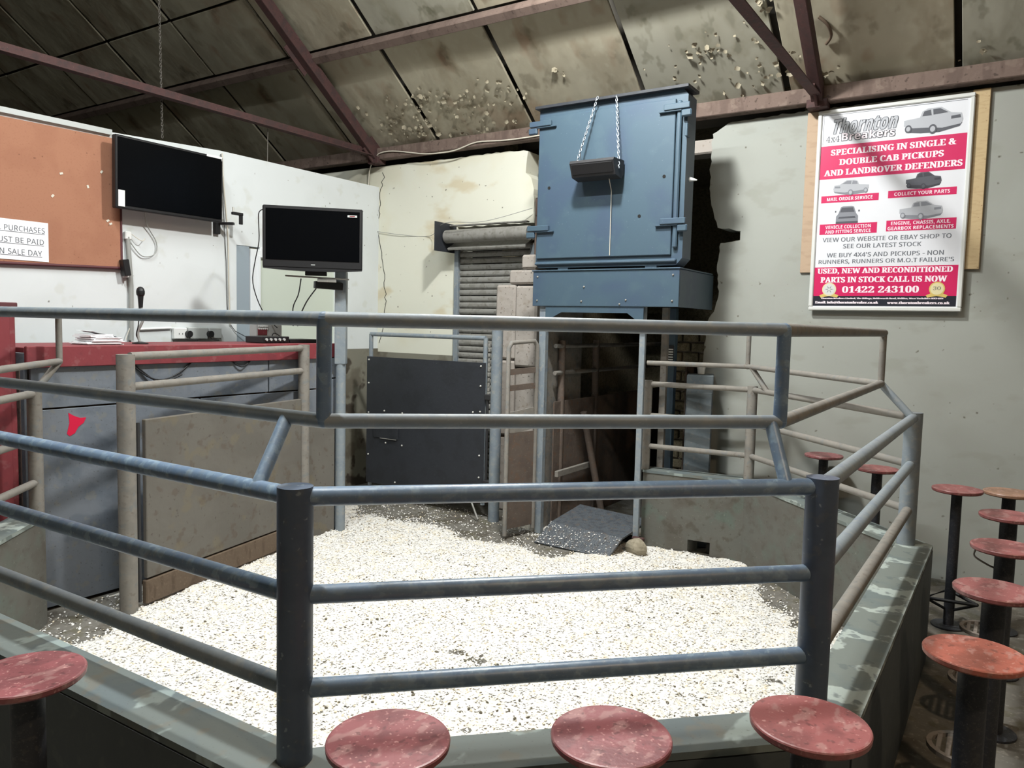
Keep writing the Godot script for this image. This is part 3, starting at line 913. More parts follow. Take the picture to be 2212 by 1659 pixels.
# ---------------------------------------------------------------- rostrum side
func rostrum() -> void:
	var t := thing("rostrum", "auctioneer's rostrum with grey sheet front and red painted fascia", "rostrum", Vector3(0.8, 0, 2.75))
	var X := 1.075
	for q in [[3.90, 2.86, 0.02, 1.145], [2.85, 1.835, 0.02, 1.145], [3.90, 2.30, 1.155, 1.385], [2.29, 1.835, 1.155, 1.385], [1.82, 1.56, 0.02, 0.86], [1.82, 1.56, 0.87, 1.22], [1.82, 1.56, 1.23, 1.385]]:
		pbox(t, "front_sheet", Vector3(X, (q[2] + q[3]) * 0.5, (q[0] + q[1]) * 0.5), Vector3(0.02, q[3] - q[2], q[0] - q[1]), M["rostrum_panel"], 0.002)
	pbox(t, "backing", Vector3(X - 0.04, 0.7, 2.73), Vector3(0.04, 1.36, 2.32), M["old_board"], 0.0)
	for z in [3.9, 2.85, 1.83, 1.58]:
		pbox(t, "stud", Vector3(X - 0.09, 0.7, z), Vector3(0.05, 1.4, 0.05), M["timber"], 0.002)
	pbox(t, "fascia", Vector3(X + 0.02, 1.442, 2.88), Vector3(0.03, 0.118, 2.10), M["red_paint"], 0.004)
	pbox(t, "fascia", Vector3(X + 0.004, 1.445, 1.70), Vector3(0.02, 0.11, 0.22), M["red_paint"], 0.004)
	pbox(t, "desk_top", Vector3(0.70, 1.478, 2.74), Vector3(0.72, 0.03, 2.36), M["red_paint"], 0.004)
	pbox(t, "end_board", Vector3(0.70, 0.73, 3.91), Vector3(0.7, 1.46, 0.02), M["rostrum_panel"], 0.002)
	pbox(t, "end_board", Vector3(0.70, 0.73, 1.57), Vector3(0.7, 1.46, 0.02), M["rostrum_panel"], 0.002)
	for z in [1.80, 1.60]:
		for y in [1.33, 1.19, 0.9, 0.6]:
			var bb := MB.new()
			ball(bb, Vector3(X + 0.012, y, z), 0.006)
			part(t, "bolt", bb, M["bolt"])
	# red paint splash thrown at the sheet: dried paint, a raised blob
	var sp := MB.new()
	sp.prism(PackedVector2Array([Vector2(-3.715, 1.0), Vector2(-3.70, 1.06), Vector2(-3.705, 1.12), Vector2(-3.675, 1.10), Vector2(-3.64, 1.085), Vector2(-3.605, 1.085), Vector2(-3.62, 1.055), Vector2(-3.65, 1.035), Vector2(-3.67, 1.0), Vector2(-3.70, 0.985)]), Vector3(X + 0.010, 0, 0), Vector3(0, 0, -1), Vector3.UP, 0.002)
	part(t, "paint_splash", sp, M["red_splash"])
	for q in [[Vector3(X + 0.012, 1.385, 3.33), Vector3(X + 0.03, 1.30, 3.22), Vector3(X + 0.03, 1.285, 3.12), Vector3(X + 0.025, 1.32, 3.02), Vector3(X + 0.012, 1.385, 2.92)], [Vector3(X + 0.012, 1.385, 3.31), Vector3(X + 0.03, 1.29, 3.2), Vector3(X + 0.03, 1.27, 3.12), Vector3(X + 0.03, 1.31, 3.0)], [Vector3(X + 0.012, 1.39, 2.62), Vector3(X + 0.03, 1.345, 2.54), Vector3(X + 0.012, 1.39, 2.45)]]:
		ptube(t, "cable_loop", curve_pts(q, 16), 0.005, M["cable_black"], 6)
	# red cupboard at the near end
	t = thing("red_cupboard", "tall dark red cupboard with brown lid at rostrum end", "cupboard", Vector3(0.85, 0, 4.3))
	pbox(t, "body", Vector3(0.80, 0.85, 4.30), Vector3(0.5, 1.70, 0.69), M["red_paint"], 0.006)
	pbox(t, "door", Vector3(1.058, 0.86, 4.30), Vector3(0.018, 1.6, 0.62), M["red_paint"], 0.003)
	pbox(t, "lid", Vector3(0.80, 1.718, 4.30), Vector3(0.54, 0.034, 0.70), M["maroon"], 0.004)
	# loose things on the desk
	t = thing("paper_stack", "loose stack of white papers on the red rostrum desk", "papers", Vector3(0.72, 1.493, 3.33))
	for k in 11:
		rng.seed = 60 + k
		pbox(t, "sheet", Vector3(0.72 + rng.randf_range(-0.01, 0.01), 1.4965 + k * 0.006, 3.335 + rng.randf_range(-0.03, 0.03)), Vector3(0.2, 0.005, 0.23 - k * 0.01), M["paper"], 0.0, Basis(Vector3.UP, rng.randf_range(-0.08, 0.08)))
	var ps := MB.new()
	var prev := []
	for k in 9:
		var z := 3.42 - k * 0.026
		var y := 1.572 - 0.0006 * k * k + (0.01 if k < 2 else 0.0)
		var row := [Vector3(0.63, y, z), Vector3(0.81, y - 0.004, z)]
		if prev.size(): ps.quad(prev[0], prev[1], row[1], row[0], Vector3.UP)
		prev = row
	part(t, "curled_sheet", ps, M["paper"])
	t = thing("microphone", "black handheld microphone upright on a gooseneck at the desk", "microphone", Vector3(0.72, 1.493, 3.04))
	var mb := MB.new()
	mb.lathe([Vector2(0.0001, 0.242), Vector2(0.013, 0.242), Vector2(0.017, 0.30), Vector2(0.019, 0.318), Vector2(0.024, 0.322), Vector2(0.0265, 0.335), Vector2(0.0265, 0.35), Vector2(0.022, 0.366), Vector2(0.012, 0.376), Vector2(0.0001, 0.379)], Vector3(0.72, 1.493, 3.04), 20)
	part(t, "mic_body", mb, M["black_plastic"])
	ptube(t, "gooseneck", curve_pts([Vector3(0.72, 1.74, 3.04), Vector3(0.73, 1.66, 3.03), Vector3(0.70, 1.57, 3.05), Vector3(0.71, 1.5, 3.04)], 14), 0.009, M["cable_grey"], 8)
	mb = MB.new()
	mb.lathe([Vector2(0.05, 0.0), Vector2(0.05, 0.008), Vector2(0.012, 0.016), Vector2(0.0001, 0.016)], Vector3(0.71, 1.4935, 3.04), 20)
	part(t, "foot", mb, M["black_plastic"])
	ptube(t, "lead", curve_pts([Vector3(0.72, 1.74, 3.05), Vector3(0.74, 1.62, 3.07), Vector3(0.70, 1.55, 3.06), Vector3(0.66, 1.5, 3.0)], 14), 0.004, M["cable_black"], 6)
	t = thing("mixer", "black audio mixer with round knobs on the rostrum desk", "mixer", Vector3(0.7, 1.493, 1.97))
	pbox(t, "case", Vector3(0.7, 1.52, 1.99), Vector3(0.2, 0.05, 0.26), M["black_plastic"], 0.004)
	for k in 5:
		mb = MB.new()
		mb.tube([Vector3(0.80, 1.522, 2.085 - k * 0.042), Vector3(0.812, 1.522, 2.085 - k * 0.042)], 0.010, 12)
		part(t, "knob", mb, M["grey_plastic"])
	t = thing("receiver_box", "small black receiver box beside the mixer on the desk", "electronics", Vector3(0.7, 1.493, 1.70))
	pbox(t, "case", Vector3(0.7, 1.508, 1.70), Vector3(0.18, 0.03, 0.28), M["black_plastic"], 0.004)
	ptube(t, "lead", curve_pts([Vector3(0.62, 1.515, 1.76), Vector3(0.58, 1.56, 1.80), Vector3(0.57, 1.56, 1.83), Vector3(0.57, 1.5, 1.85)], 14), 0.004, M["cable_black"], 6)
	t = thing("desk_telephone", "grey desk unit with red and white keypad behind mixer", "desk unit", Vector3(0.45, 1.493, 1.80))
	pbox(t, "case", Vector3(0.45, 1.572, 1.80), Vector3(0.08, 0.155, 0.27), M["grey_plastic"], 0.01)
	pbox(t, "red_panel", Vector3(0.493, 1.575, 1.87), Vector3(0.006, 0.05, 0.09), M["red_paint"], 0.001)
	for r in 2:
		for k in 5:
			pbox(t, "key", Vector3(0.494, 1.60 + r * 0.02, 1.905 - k * 0.02), Vector3(0.008, 0.014, 0.014), M["white_plastic"], 0.001)

func sheeted_gate() -> void:
	var a := Vector3(1.49, 0, 3.60)
	var b := Vector3(1.155, 0, 2.03)
	var t := thing("sheeted_gate", "tubular gate sheeted with stained taupe board before the rostrum", "gate", a)
	ptube(t, "post", [a, at_h(a, 1.467)], 0.048, M["rail_dusty"], 22)
	ptube(t, "post", [b, at_h(b, 1.495)], 0.042, M["rail_dusty"], 20)
	var d := (b - a).normalized()
	for h in [1.455, 1.287]:
		ptube(t, "rail", [at_h(a + d * 0.03, h), at_h(b - d * 0.02, h + 0.015)], 0.023, M["rail_dusty"], 16)
	var turn := Basis(Vector3.UP, atan2(-d.z, d.x))
	var n := Vector3(-d.z, 0, d.x)
	var mid := (a + b) * 0.5
	pbox(t, "board", at_h(mid + d * 0.035, 0.635), Vector3(1.44, 0.92, 0.03), M["gate_board"], 0.004, turn)
	pbox(t, "bottom_board", at_h(mid + d * 0.03 - n * 0.0, 0.095), Vector3(1.45, 0.14, 0.036), M["old_board"], 0.006, turn)
	ptube(t, "inner_tube", [at_h(a + d * 0.075, 0.05), at_h(a + d * 0.075, 1.08)], 0.012, M["dark_bar"], 8)
	t = thing("filler_board", "narrow taupe board between sheeted gate and screen post", "board", Vector3(1.13, 0, 1.83))
	pbox(t, "board", Vector3(1.125, 0.47, 1.835), Vector3(0.025, 0.92, 0.29), M["gate_board"], 0.004, Basis(Vector3.UP, 0.05))

func screens() -> void:
	# wall screen
	var t := thing("wall_screen", "large black flat screen mounted on the white partition by the noticeboard", "television", Vector3(0.0, 2.7, 2.43))
	pbox(t, "bezel", Vector3(0.135, 2.702, 2.432), Vector3(0.05, 0.515, 0.885), M["black_plastic"], 0.006, Basis(Vector3.FORWARD, 0.02))
	pbox(t, "screen_glass", Vector3(0.1625, 2.706, 2.432), Vector3(0.003, 0.475, 0.855), M["screen"], 0.001, Basis(Vector3.FORWARD, 0.02))
	pbox(t, "energy_sticker", Vector3(0.163, 2.515, 2.835), Vector3(0.004, 0.115, 0.048), M["white_plastic"], 0.0, Basis(Vector3.FORWARD, 0.02))
	pbox(t, "paper_tag", Vector3(0.166, 2.945, 2.07), Vector3(0.004, 0.032, 0.14), M["white_plastic"], 0.0, Basis(Vector3.FORWARD, 0.02))
	pbox(t, "wall_mount", Vector3(0.055, 2.70, 2.43), Vector3(0.11, 0.2, 0.3), M["black_plastic"], 0.004)
	ptube(t, "lead", curve_pts([Vector3(0.1, 2.45, 2.62), Vector3(0.03, 2.36, 2.56), Vector3(0.02, 2.24, 2.48), Vector3(0.02, 2.15, 2.5), Vector3(0.02, 2.13, 2.6), Vector3(0.025, 2.22, 2.69)], 24), 0.004, M["cable_grey"], 6)
	# noticeboard
	t = thing("noticeboard", "long brown cork noticeboard with maroon frame on white partition", "noticeboard", Vector3(0.0, 2.0, 3.4))
	var b := MB.new()
	b.prism(PackedVector2Array([Vector2(-2.765, 2.035), Vector2(-2.765, 2.955), Vector2(-4.3, 2.925), Vector2(-4.3, 1.985)]), Vector3(0.0, 0, 0), Vector3(0, 0, -1), Vector3.UP, -0.0)
	b = MB.new()
	b.prism(PackedVector2Array([Vector2(-4.3, 1.985), Vector2(-2.765, 2.035), Vector2(-2.765, 2.955), Vector2(-4.3, 2.925)]), Vector3(0.002, 0, 0), Vector3(0, 0, -1), Vector3.UP, 0.022)
	part(t, "cork_sheet", b, M["cork"])
	ptube(t, "frame_bottom", [Vector3(0.02, 1.98, 4.3), Vector3(0.02, 2.027, 2.755)], 0.012, M["maroon"], 6)
	ptube(t, "frame_side", [Vector3(0.02, 2.027, 2.76), Vector3(0.02, 2.955, 2.76)], 0.011, M["maroon"], 6)
	for q in [[2.90, 2.70], [3.18, 2.64], [3.24, 2.48], [2.86, 2.36], [2.84, 2.34], [3.0, 2.58]]:
		pbox(t, "torn_scrap", Vector3(0.026, q[1], q[0]), Vector3(0.003, 0.014, 0.022), M["cable_white"], 0.0, Basis(Vector3.RIGHT, q[0] * 9.0))
	t = thing("paper_notice", "white printed notice about paying for purchases pinned on cork board", "notice", Vector3(0.026, 2.03, 3.49), PI / 2)
	pbox(t, "sheet", Vector3(0, 0.13, 0.001), Vector3(0.43, 0.262, 0.002), M["paper"], 0.0, Basis.IDENTITY, false)
	var ls := [["ALL PURCHASES", 0.205, 0.345, 0.020], ["MUST BE PAID", 0.128, 0.325, 0.022], ["ON SALE DAY", 0.052, 0.300, 0.022]]
	for q in ls:
		text(t, q[0], q[3], q[1], 0.003, q[2], 0.036, M["print_grey"], false, false)
		pbox(t, "underline", Vector3(q[3], q[1] - 0.024, 0.0025), Vector3(q[2], 0.0035, 0.0012), M["print_grey"], 0.0, Basis.IDENTITY, false)
	# bracket, power supply and conduits on the partition
	t = thing("empty_bracket", "small black empty swivel bracket beside the wall screen", "bracket", Vector3(0.0, 2.43, 1.95))
	pbox(t, "wall_plate", Vector3(0.02, 2.43, 1.945), Vector3(0.03, 0.13, 0.05), M["black_plastic"], 0.003)
	pbox(t, "arm", Vector3(0.09, 2.452, 1.90), Vector3(0.12, 0.022, 0.03), M["black_plastic"], 0.003, Basis(Vector3.UP, 0.5))
	pbox(t, "arm", Vector3(0.15, 2.49, 1.81), Vector3(0.02, 0.075, 0.03), M["black_plastic"], 0.003)
	pbox(t, "arm", Vector3(0.15, 2.535, 1.845), Vector3(0.03, 0.022, 0.10), M["black_plastic"], 0.003)
	ptube(t, "pin", [Vector3(0.15, 2.53, 1.885), Vector3(0.15, 2.585, 1.885)], 0.008, M["bolt"], 8)
	t = thing("power_adapter", "black power adapter hanging by the corner of the noticeboard", "adapter", Vector3(0.0, 2.03, 2.745))
	pbox(t, "case", Vector3(0.055, 2.03, 2.752), Vector3(0.055, 0.12, 0.05), M["black_plastic"], 0.005, Basis(Vector3.RIGHT, 0.15))
	pbox(t, "plug", Vector3(0.02, 1.98, 2.73), Vector3(0.03, 0.04, 0.04), M["white_plastic"], 0.004)
	t = thing("conduit", "grey cable conduit running down partition below the noticeboard corner", "conduit", Vector3(0.02, 1.48, 2.69))
	ptube(t, "pipe", [Vector3(0.022, 2.26, 2.712), Vector3(0.022, 1.9, 2.69), Vector3(0.022, 1.494, 2.695)], 0.017, M["cable_grey"], 10)
	pbox(t, "junction_box", Vector3(0.02, 2.27, 2.71), Vector3(0.035, 0.06, 0.05), M["white_plastic"], 0.006)
	ptube(t, "loose_wire", curve_pts([Vector3(0.02, 2.29, 2.69), Vector3(0.05, 2.24, 2.62), Vector3(0.03, 2.26, 2.58)], 10), 0.003, M["cable_white"], 6)
	ptube(t, "loose_wire", curve_pts([Vector3(0.02, 1.62, 2.69), Vector3(0.03, 1.56, 2.72), Vector3(0.03, 1.50, 2.74)], 10), 0.003, M["cable_white"], 6)
	t = thing("wall_cable", "pair of thin cables dropping down beside the wall screen", "cable", Vector3(0.012, 1.5, 1.85))
	ptube(t, "cable", curve_pts([Vector3(0.012, 3.03, 1.885), Vector3(0.012, 2.75, 1.87), Vector3(0.012, 2.4, 1.835), Vector3(0.012, 1.95, 1.825), Vector3(0.012, 1.62, 1.815)], 16), 0.005, M["cable_white"], 6)
	ptube(t, "cable", curve_pts([Vector3(0.012, 3.02, 1.90), Vector3(0.012, 2.6, 1.875), Vector3(0.012, 2.1, 1.85), Vector3(0.012, 1.7, 1.835), Vector3(0.012, 1.58, 1.78), Vector3(0.05, 1.5, 1.62)], 20), 0.003, M["cable_black"], 6)
	t = thing("socket_row", "white and grey power sockets with black plugs above the desk", "sockets", Vector3(0.0, 1.5, 2.14))
	pbox(t, "double_socket", Vector3(0.022, 1.548, 2.295), Vector3(0.04, 0.09, 0.115), M["white_plastic"], 0.006)
	pbox(t, "double_socket", Vector3(0.022, 1.55, 2.14), Vector3(0.045, 0.095, 0.18), M["grey_plastic"], 0.006)
	pbox(t, "double_socket", Vector3(0.022, 1.552, 1.98), Vector3(0.045, 0.09, 0.12), M["grey_plastic"], 0.006)
	for z in [2.235, 2.04]:
		var pg := MB.new()
		pg.tube([Vector3(0.04, 1.545, z), Vector3(0.075, 1.545, z)], 0.026, 14)
		part(t, "plug", pg, M["black_plastic"])
		ptube(t, "flex", curve_pts([Vector3(0.06, 1.525, z), Vector3(0.07, 1.50, z - 0.01), Vector3(0.12, 1.497, z - 0.04)], 8), 0.004, M["cable_black"], 6)
	for q in [[1.545, 2.31], [1.545, 2.28]]:
		pbox(t, "pin_hole", Vector3(0.0425, q[0], q[1]), Vector3(0.002, 0.012, 0.005), M["black_plastic"], 0.0)
	ptube(t, "trunking", [Vector3(0.012, 1.578, 2.62), Vector3(0.012, 1.59, 2.36)], 0.009, M["white_plastic"], 8)
	# window with white frame behind the second screen
	var w := structure("window_1")
	pbox(w, "side_board", Vector3(-0.03, 1.6, 1.672), Vector3(0.05, 1.4, 0.136), M["blue_board"], 0.003)
	for q in [[1.545, 2.28, 0.11, 1.38], [0.55, 2.28, 0.10, 1.38]]:
		pbox(w, "frame_stile", Vector3(-0.02, q[1] - q[3] * 0.5, q[0]), Vector3(0.06, q[3], q[2]), M["upvc"], 0.006)
		pbox(w, "frame_bead", Vector3(0.014, q[1] - q[3] * 0.5, q[0] + (-0.03 if q[0] > 1.0 else 0.03)), Vector3(0.012, q[3] - 0.1, 0.02), M["upvc"], 0.003)
	pbox(w, "frame_head", Vector3(-0.02, 2.255, 1.05), Vector3(0.06, 0.09, 0.90), M["upvc"], 0.006)
	pbox(w, "frame_sill", Vector3(-0.02, 0.94, 1.05), Vector3(0.06, 0.08, 0.90), M["upvc"], 0.006)
	pbox(w, "pane", Vector3(-0.03, 1.6, 1.05), Vector3(0.012, 1.3, 0.92), M["frosted"], 0.0)
	# second screen on its post
	var p := Vector3(1.142, 0, 1.641)
	t = thing("screen_post", "steel post carrying the small screen at rostrum corner", "post", p)
	ptube(t, "pipe", [p, at_h(p, 1.36)], 0.040, M["rail_grey"], 20)
	pbox(t, "square_tube", Vector3(p.x, 1.70, p.z), Vector3(0.085, 0.72, 0.085), M["rail_grey"], 0.004, Basis(Vector3.UP, 0.6))
	t = thing("post_screen", "small black flat screen on a post arm before the window", "television", Vector3(1.139, 2.29, 1.93), deg_to_rad(45.1))
	pbox(t, "bezel", Vector3(0, 0.0, -0.03), Vector3(0.725, 0.455, 0.06), M["black_plastic"], 0.008, Basis.IDENTITY, false)
	pbox(t, "screen_glass", Vector3(0, 0.018, 0.0015), Vector3(0.68, 0.375, 0.003), M["screen"], 0.001, Basis.IDENTITY, false)
	pbox(t, "back_shell", Vector3(0, 0, -0.085), Vector3(0.5, 0.32, 0.06), M["black_plastic"], 0.02, Basis.IDENTITY, false)
	var cv := MB.new()
	var pv := PackedVector2Array([Vector2(-0.3625, -0.225), Vector2(0.3625, -0.225)])
	for k in 9:
		var u := 1.0 - 2.0 * k / 8.0
		pv.append(Vector2(0.36 * u, -0.232 - 0.016 * (1.0 - u * u)))
	cv.prism(pv, Vector3(0, 0, -0.055), Vector3.RIGHT, Vector3.UP, 0.055)
	part(t, "lower_lip", cv, M["black_plastic"], false)
	pbox(t, "badge", Vector3(0.0, -0.2, 0.001), Vector3(0.03, 0.006, 0.003), M["grey_plastic"], 0.0, Basis.IDENTITY, false)
	pbox(t, "sticker", Vector3(0.285, 0.172, 0.003), Vector3(0.07, 0.016, 0.002), M["grey_plastic"], 0.0, Basis.IDENTITY, false)
	pbox(t, "sticker_stripe", Vector3(0.285, 0.172, 0.0045), Vector3(0.04, 0.007, 0.001), M["red_paint"], 0.0, Basis.IDENTITY, false)
	pbox(t, "stand_bar", Vector3(0.03, -0.29, -0.06), Vector3(0.47, 0.012, 0.02), M["galv"], 0.002, Basis(Vector3.FORWARD, 0.03), false)
	pbox(t, "stand_neck", Vector3(0.02, -0.262, -0.06), Vector3(0.16, 0.03, 0.04), M["black_plastic"], 0.003, Basis.IDENTITY, false)
	pbox(t, "stand_foot", Vector3(0.10, -0.31, -0.07), Vector3(0.14, 0.025, 0.05), M["galv"], 0.002, Basis.IDENTITY, false)
	pbox(t, "support_arm", Vector3(0.11, -0.345, -0.14), Vector3(0.22, 0.055, 0.05), M["black_plastic"], 0.004, Basis(Vector3.FORWARD, 0.04) * Basis(Vector3.UP, 0.35), false)
	ptube(t, "lead", curve_pts([Vector3(-0.09, -0.30, -0.07), Vector3(-0.11, -0.42, -0.08), Vector3(-0.15, -0.52, -0.1), Vector3(-0.15, -0.66, -0.12)], 14), 0.005, M["cable_black"], 6, false)
	ptube(t, "lead", curve_pts([Vector3(0.02, -0.37, -0.1), Vector3(-0.05, -0.47, -0.12), Vector3(-0.1, -0.58, -0.14), Vector3(-0.12, -0.66, -0.16)], 14), 0.005, M["cable_black"], 6, false)
	ptube(t, "lead", curve_pts([Vector3(-0.34, 0.2, -0.06), Vector3(-0.42, 0.2, -0.3), Vector3(-0.44, 0.0, -0.5), Vector3(-0.5, -0.3, -0.6), Vector3(-0.42, -0.55, -0.6), Vector3(-0.3, -0.68, -0.5)], 30), 0.004, M["cable_black"], 6, false)

# ---------------------------------------------------------------- back wall things
func back_things() -> void:
	# dark gate
	var z := 0.60
	var t := thing("dark_gate", "dark steel sheeted gate with bolt heads before the roller shutter", "gate", Vector3(1.13, 0, z))
	ptube(t, "top_rail", [Vector3(0.475, 1.56, z), Vector3(1.80, 1.56, z)], 0.020, M["rail_grey"], 14)
	ptube(t, "stile", [Vector3(0.478, 1.56, z), Vector3(0.478, 0.12, z)], 0.020, M["rail_grey"], 14)
	ptube(t, "stile", [Vector3(1.80, 1.56, z), Vector3(1.80, 0.12, z)], 0.020, M["rail_grey"], 14)
	pbox(t, "sheet", Vector3(1.137, 0.75, z + 0.024), Vector3(1.37, 1.20, 0.006), M["black_steel"], 0.001)
	pbox(t, "slot_box", Vector3(0.70, 0.66, z + 0.032), Vector3(0.30, 0.13, 0.012), M["black_steel"], 0.002)
	pbox(t, "slot_lip", Vector3(0.74, 0.591, z + 0.042), Vector3(0.2, 0.006, 0.008), M["galv"], 0.001)
	for q in [[0.48, 1.32], [0.48, 1.10], [0.48, 0.82], [0.48, 0.42], [0.68, 0.85], [0.90, 0.845], [0.70, 0.55], [0.90, 0.545], [1.775, 1.32], [1.775, 1.15], [1.775, 0.93], [1.775, 0.55], [1.775, 0.36], [0.82, 0.19], [1.10, 0.19], [1.70, 0.92]]:
		var bb := MB.new()
		ball(bb, Vector3(q[0], q[1], z + 0.029), 0.0085)
		part(t, "bolt_head", bb, M["bolt"])
	var ch := MB.new()
	for k in 12:
		ch.box(Vector3(1.845, 1.50 - k * 0.042, z + 0.01), Vector3(0.02, 0.03, 0.02), 0.004)
	var cho := part(t, "perforated_strip", ch, M["galv"])
	cho.set_meta("kind", "stuff")
	ptube(t, "drop_bolt", [Vector3(1.845, 1.05, z + 0.02), Vector3(1.845, 0.28, z + 0.02)], 0.011, M["dark_bar"], 8)
	for y in [1.06, 0.32]:
		pbox(t, "bolt_lug", Vector3(1.865, y, z + 0.015), Vector3(0.085, 0.05, 0.05), M["dark_bar"], 0.006)
	t = thing("gate_post", "round grey steel post the dark gate hangs from", "post", Vector3(1.925, 0, 0.61))
	ptube(t, "pipe", [Vector3(1.925, 0, 0.61), Vector3(1.925, 1.66, 0.61)], 0.048, M["rail_grey"], 22)
	t = thing("loose_rod", "thin pale rod leaning at the foot of the gate post", "rod", Vector3(1.80, 0.01, 0.68))
	ptube(t, "rod", [Vector3(1.84, 0.018, 0.72), Vector3(1.70, 0.16, 0.64)], 0.009, M["galv"], 8)
	# roller shutter
	t = thing("roller_shutter", "galvanised roller shutter closed in the cream wall opening", "roller shutter", Vector3(1.45, 0, -0.02))
	for k in 40:
		var y := 0.03 + k * 0.06
		var s := MB.new()
		var pf := PackedVector2Array([Vector2(0.0, 0.0), Vector2(0.010, 0.004), Vector2(0.017, 0.018), Vector2(0.017, 0.036), Vector2(0.010, 0.050), Vector2(0.0, 0.0545), Vector2(-0.01, 0.0545), Vector2(-0.01, 0.0)])
		s.prism(pf, Vector3(1.03, y, -0.01), Vector3(0, 0, 1), Vector3.UP, -0.87)
		part(t, "slat", s, M["galv"])
	pbox(t, "guide", Vector3(1.035, 1.2, 0.012), Vector3(0.05, 2.4, 0.04), M["rail_grey"], 0.003)
	pbox(t, "guide", Vector3(1.89, 1.2, 0.012), Vector3(0.05, 2.4, 0.04), M["rail_grey"], 0.003)
	ptube(t, "barrel", [Vector3(1.03, 2.49, 0.18), Vector3(1.95, 2.49, 0.18)], 0.062, M["galv"], 20)
	pbox(t, "curtain_top", Vector3(1.47, 2.42, 0.09), Vector3(0.86, 0.02, 0.20), M["galv"], 0.002, Basis(Vector3.RIGHT, 0.5))
	pbox(t, "end_plate", Vector3(1.005, 2.485, 0.165), Vector3(0.008, 0.27, 0.33), M["black_steel"], 0.001)
	pbox(t, "top_angle", Vector3(1.45, 2.60, 0.10), Vector3(0.86, 0.012, 0.05), M["galv"], 0.001)
	t = thing("thin_wire", "thin slack wire strung across the cream wall above shutter", "wire", Vector3(0.9, 2.6, 0.03))
	ptube(t, "wire", curve_pts([Vector3(-0.1, 2.62, 0.02), Vector3(0.3, 2.56, 0.02), Vector3(0.7, 2.53, 0.02), Vector3(1.1, 2.60, 0.3), Vector3(1.5, 2.60, 0.25), Vector3(1.9, 2.72, 0.06)], 30), 0.003, M["cable_grey"], 6)
	# stub pillar of old blocks
	t = thing("block_pillar", "broken pale concrete block pillar stepped towards the blue cabinet", "pillar", Vector3(1.88, 0, 0.13))
	var rows := [[1.67, 1.87, 0.0, 0.68], [1.875, 2.09, 0.0, 0.62], [1.67, 1.87, 0.69, 1.36], [1.875, 2.09, 0.63, 1.30], [1.66, 1.865, 1.37, 2.03], [1.87, 2.09, 1.31, 2.02], [1.79, 2.08, 2.035, 2.16], [1.92, 2.07, 2.165, 2.29]]
	for k in rows.size():
		var q: Array = rows[k]
		pbox(t, "block", Vector3((q[0] + q[1]) * 0.5, (q[2] + q[3]) * 0.5, 0.14 + 0.008 * (k % 3)), Vector3(q[1] - q[0], q[3] - q[2], 0.23), M["block"], 0.018, Basis(Vector3.UP, 0.02 * (k % 3 - 1)))
	t = thing("timber_upright", "short brown timber upright between shutter and blue cabinet", "timber", Vector3(1.99, 2.3, 0.12))
	pbox(t, "upright", Vector3(1.985, 2.55, 0.08), Vector3(0.06, 0.5, 0.06), M["timber"], 0.006)
	# blue cabinet over the chute
	t = thing("blue_cabinet", "big blue steel cabinet door mounted high over the chute", "cabinet", Vector3(2.96, 2.13, 0.65))
	var b := MB.new()
	b.prism(PackedVector2Array([Vector2(2.352, 2.16), Vector2(2.38, 2.13), Vector2(3.52, 2.13), Vector2(3.565, 2.18), Vector2(3.565, 3.31), Vector2(3.53, 3.35), Vector2(2.36, 3.35)]), Vector3(0, 0, 0.56), Vector3.RIGHT, Vector3.UP, 0.165)
	part(t, "body", b, M["blue_steel"])
	pbox(t, "door", Vector3(2.925, 2.745, 0.735), Vector3(1.115, 1.085, 0.018), M["blue_steel"], 0.004)
	pbox(t, "door_fold", Vector3(3.512, 2.76, 0.742), Vector3(0.034, 1.02, 0.024), M["blue_steel"], 0.008)
	pbox(t, "top_flange", Vector3(2.96, 3.36, 0.66), Vector3(1.24, 0.022, 0.22), M["black_steel"], 0.002)
	pbox(t, "bottom_fold", Vector3(2.94, 2.165, 0.735), Vector3(1.17, 0.02, 0.03), M["blue_steel"], 0.006, Basis(Vector3.RIGHT, 0.6))
	for q in [[2.39, 3.235, -1], [3.50, 3.225, 1], [2.39, 2.435, -1], [3.50, 2.435, 1]]:
		var h := pbox(t, "hinge", Vector3(q[0], q[1], 0.762), Vector3(0.19, 0.042, 0.03), M["blue_steel"], 0.004)
		pbox(h, "strap", Vector3(q[0] - q[2] * 0.05, q[1] - 0.026, 0.758), Vector3(0.17, 0.01, 0.02), M["blue_steel"], 0.002)
		pbox(h, "knuckle", Vector3(q[0] + q[2] * 0.07, q[1] - 0.05, 0.757), Vector3(0.075, 0.05, 0.03), M["blue_steel"], 0.008)
	pbox(t, "side_lug", Vector3(3.57, 3.06, 0.73), Vector3(0.02, 0.09, 0.06), M["blue_steel"], 0.004)
	var kn := MB.new()
	kn.tube([Vector3(3.565, 2.74, 0.64), Vector3(3.62, 2.73, 0.64)], 0.018, 10, true, 0.004)
	part(t, "side_bolt", kn, M["white_plastic"])
	for q in [[3.415, 2.755], [3.235, 2.487], [2.47, 2.745]]:
		var hb := MB.new()
		hb.tube([Vector3(q[0], q[1], 0.744), Vector3(q[0], q[1], 0.7465)], 0.012, 12)
		part(t, "screw_hole", hb, M["gap_black"])  # shade in the hole painted as a near-black disc
	t = thing("chute_hood", "blue steel hood frame under the cabinet forming the chute mouth", "hood", Vector3(2.95, 1.8, 0.4))
	pbox(t, "front_plate", Vector3(2.95, 1.967, 0.735), Vector3(1.215, 0.27, 0.012), M["blue_steel"], 0.003)
	pbox(t, "side_plate", Vector3(3.552, 1.967, 0.37), Vector3(0.012, 0.27, 0.72), M["blue_steel"], 0.003)
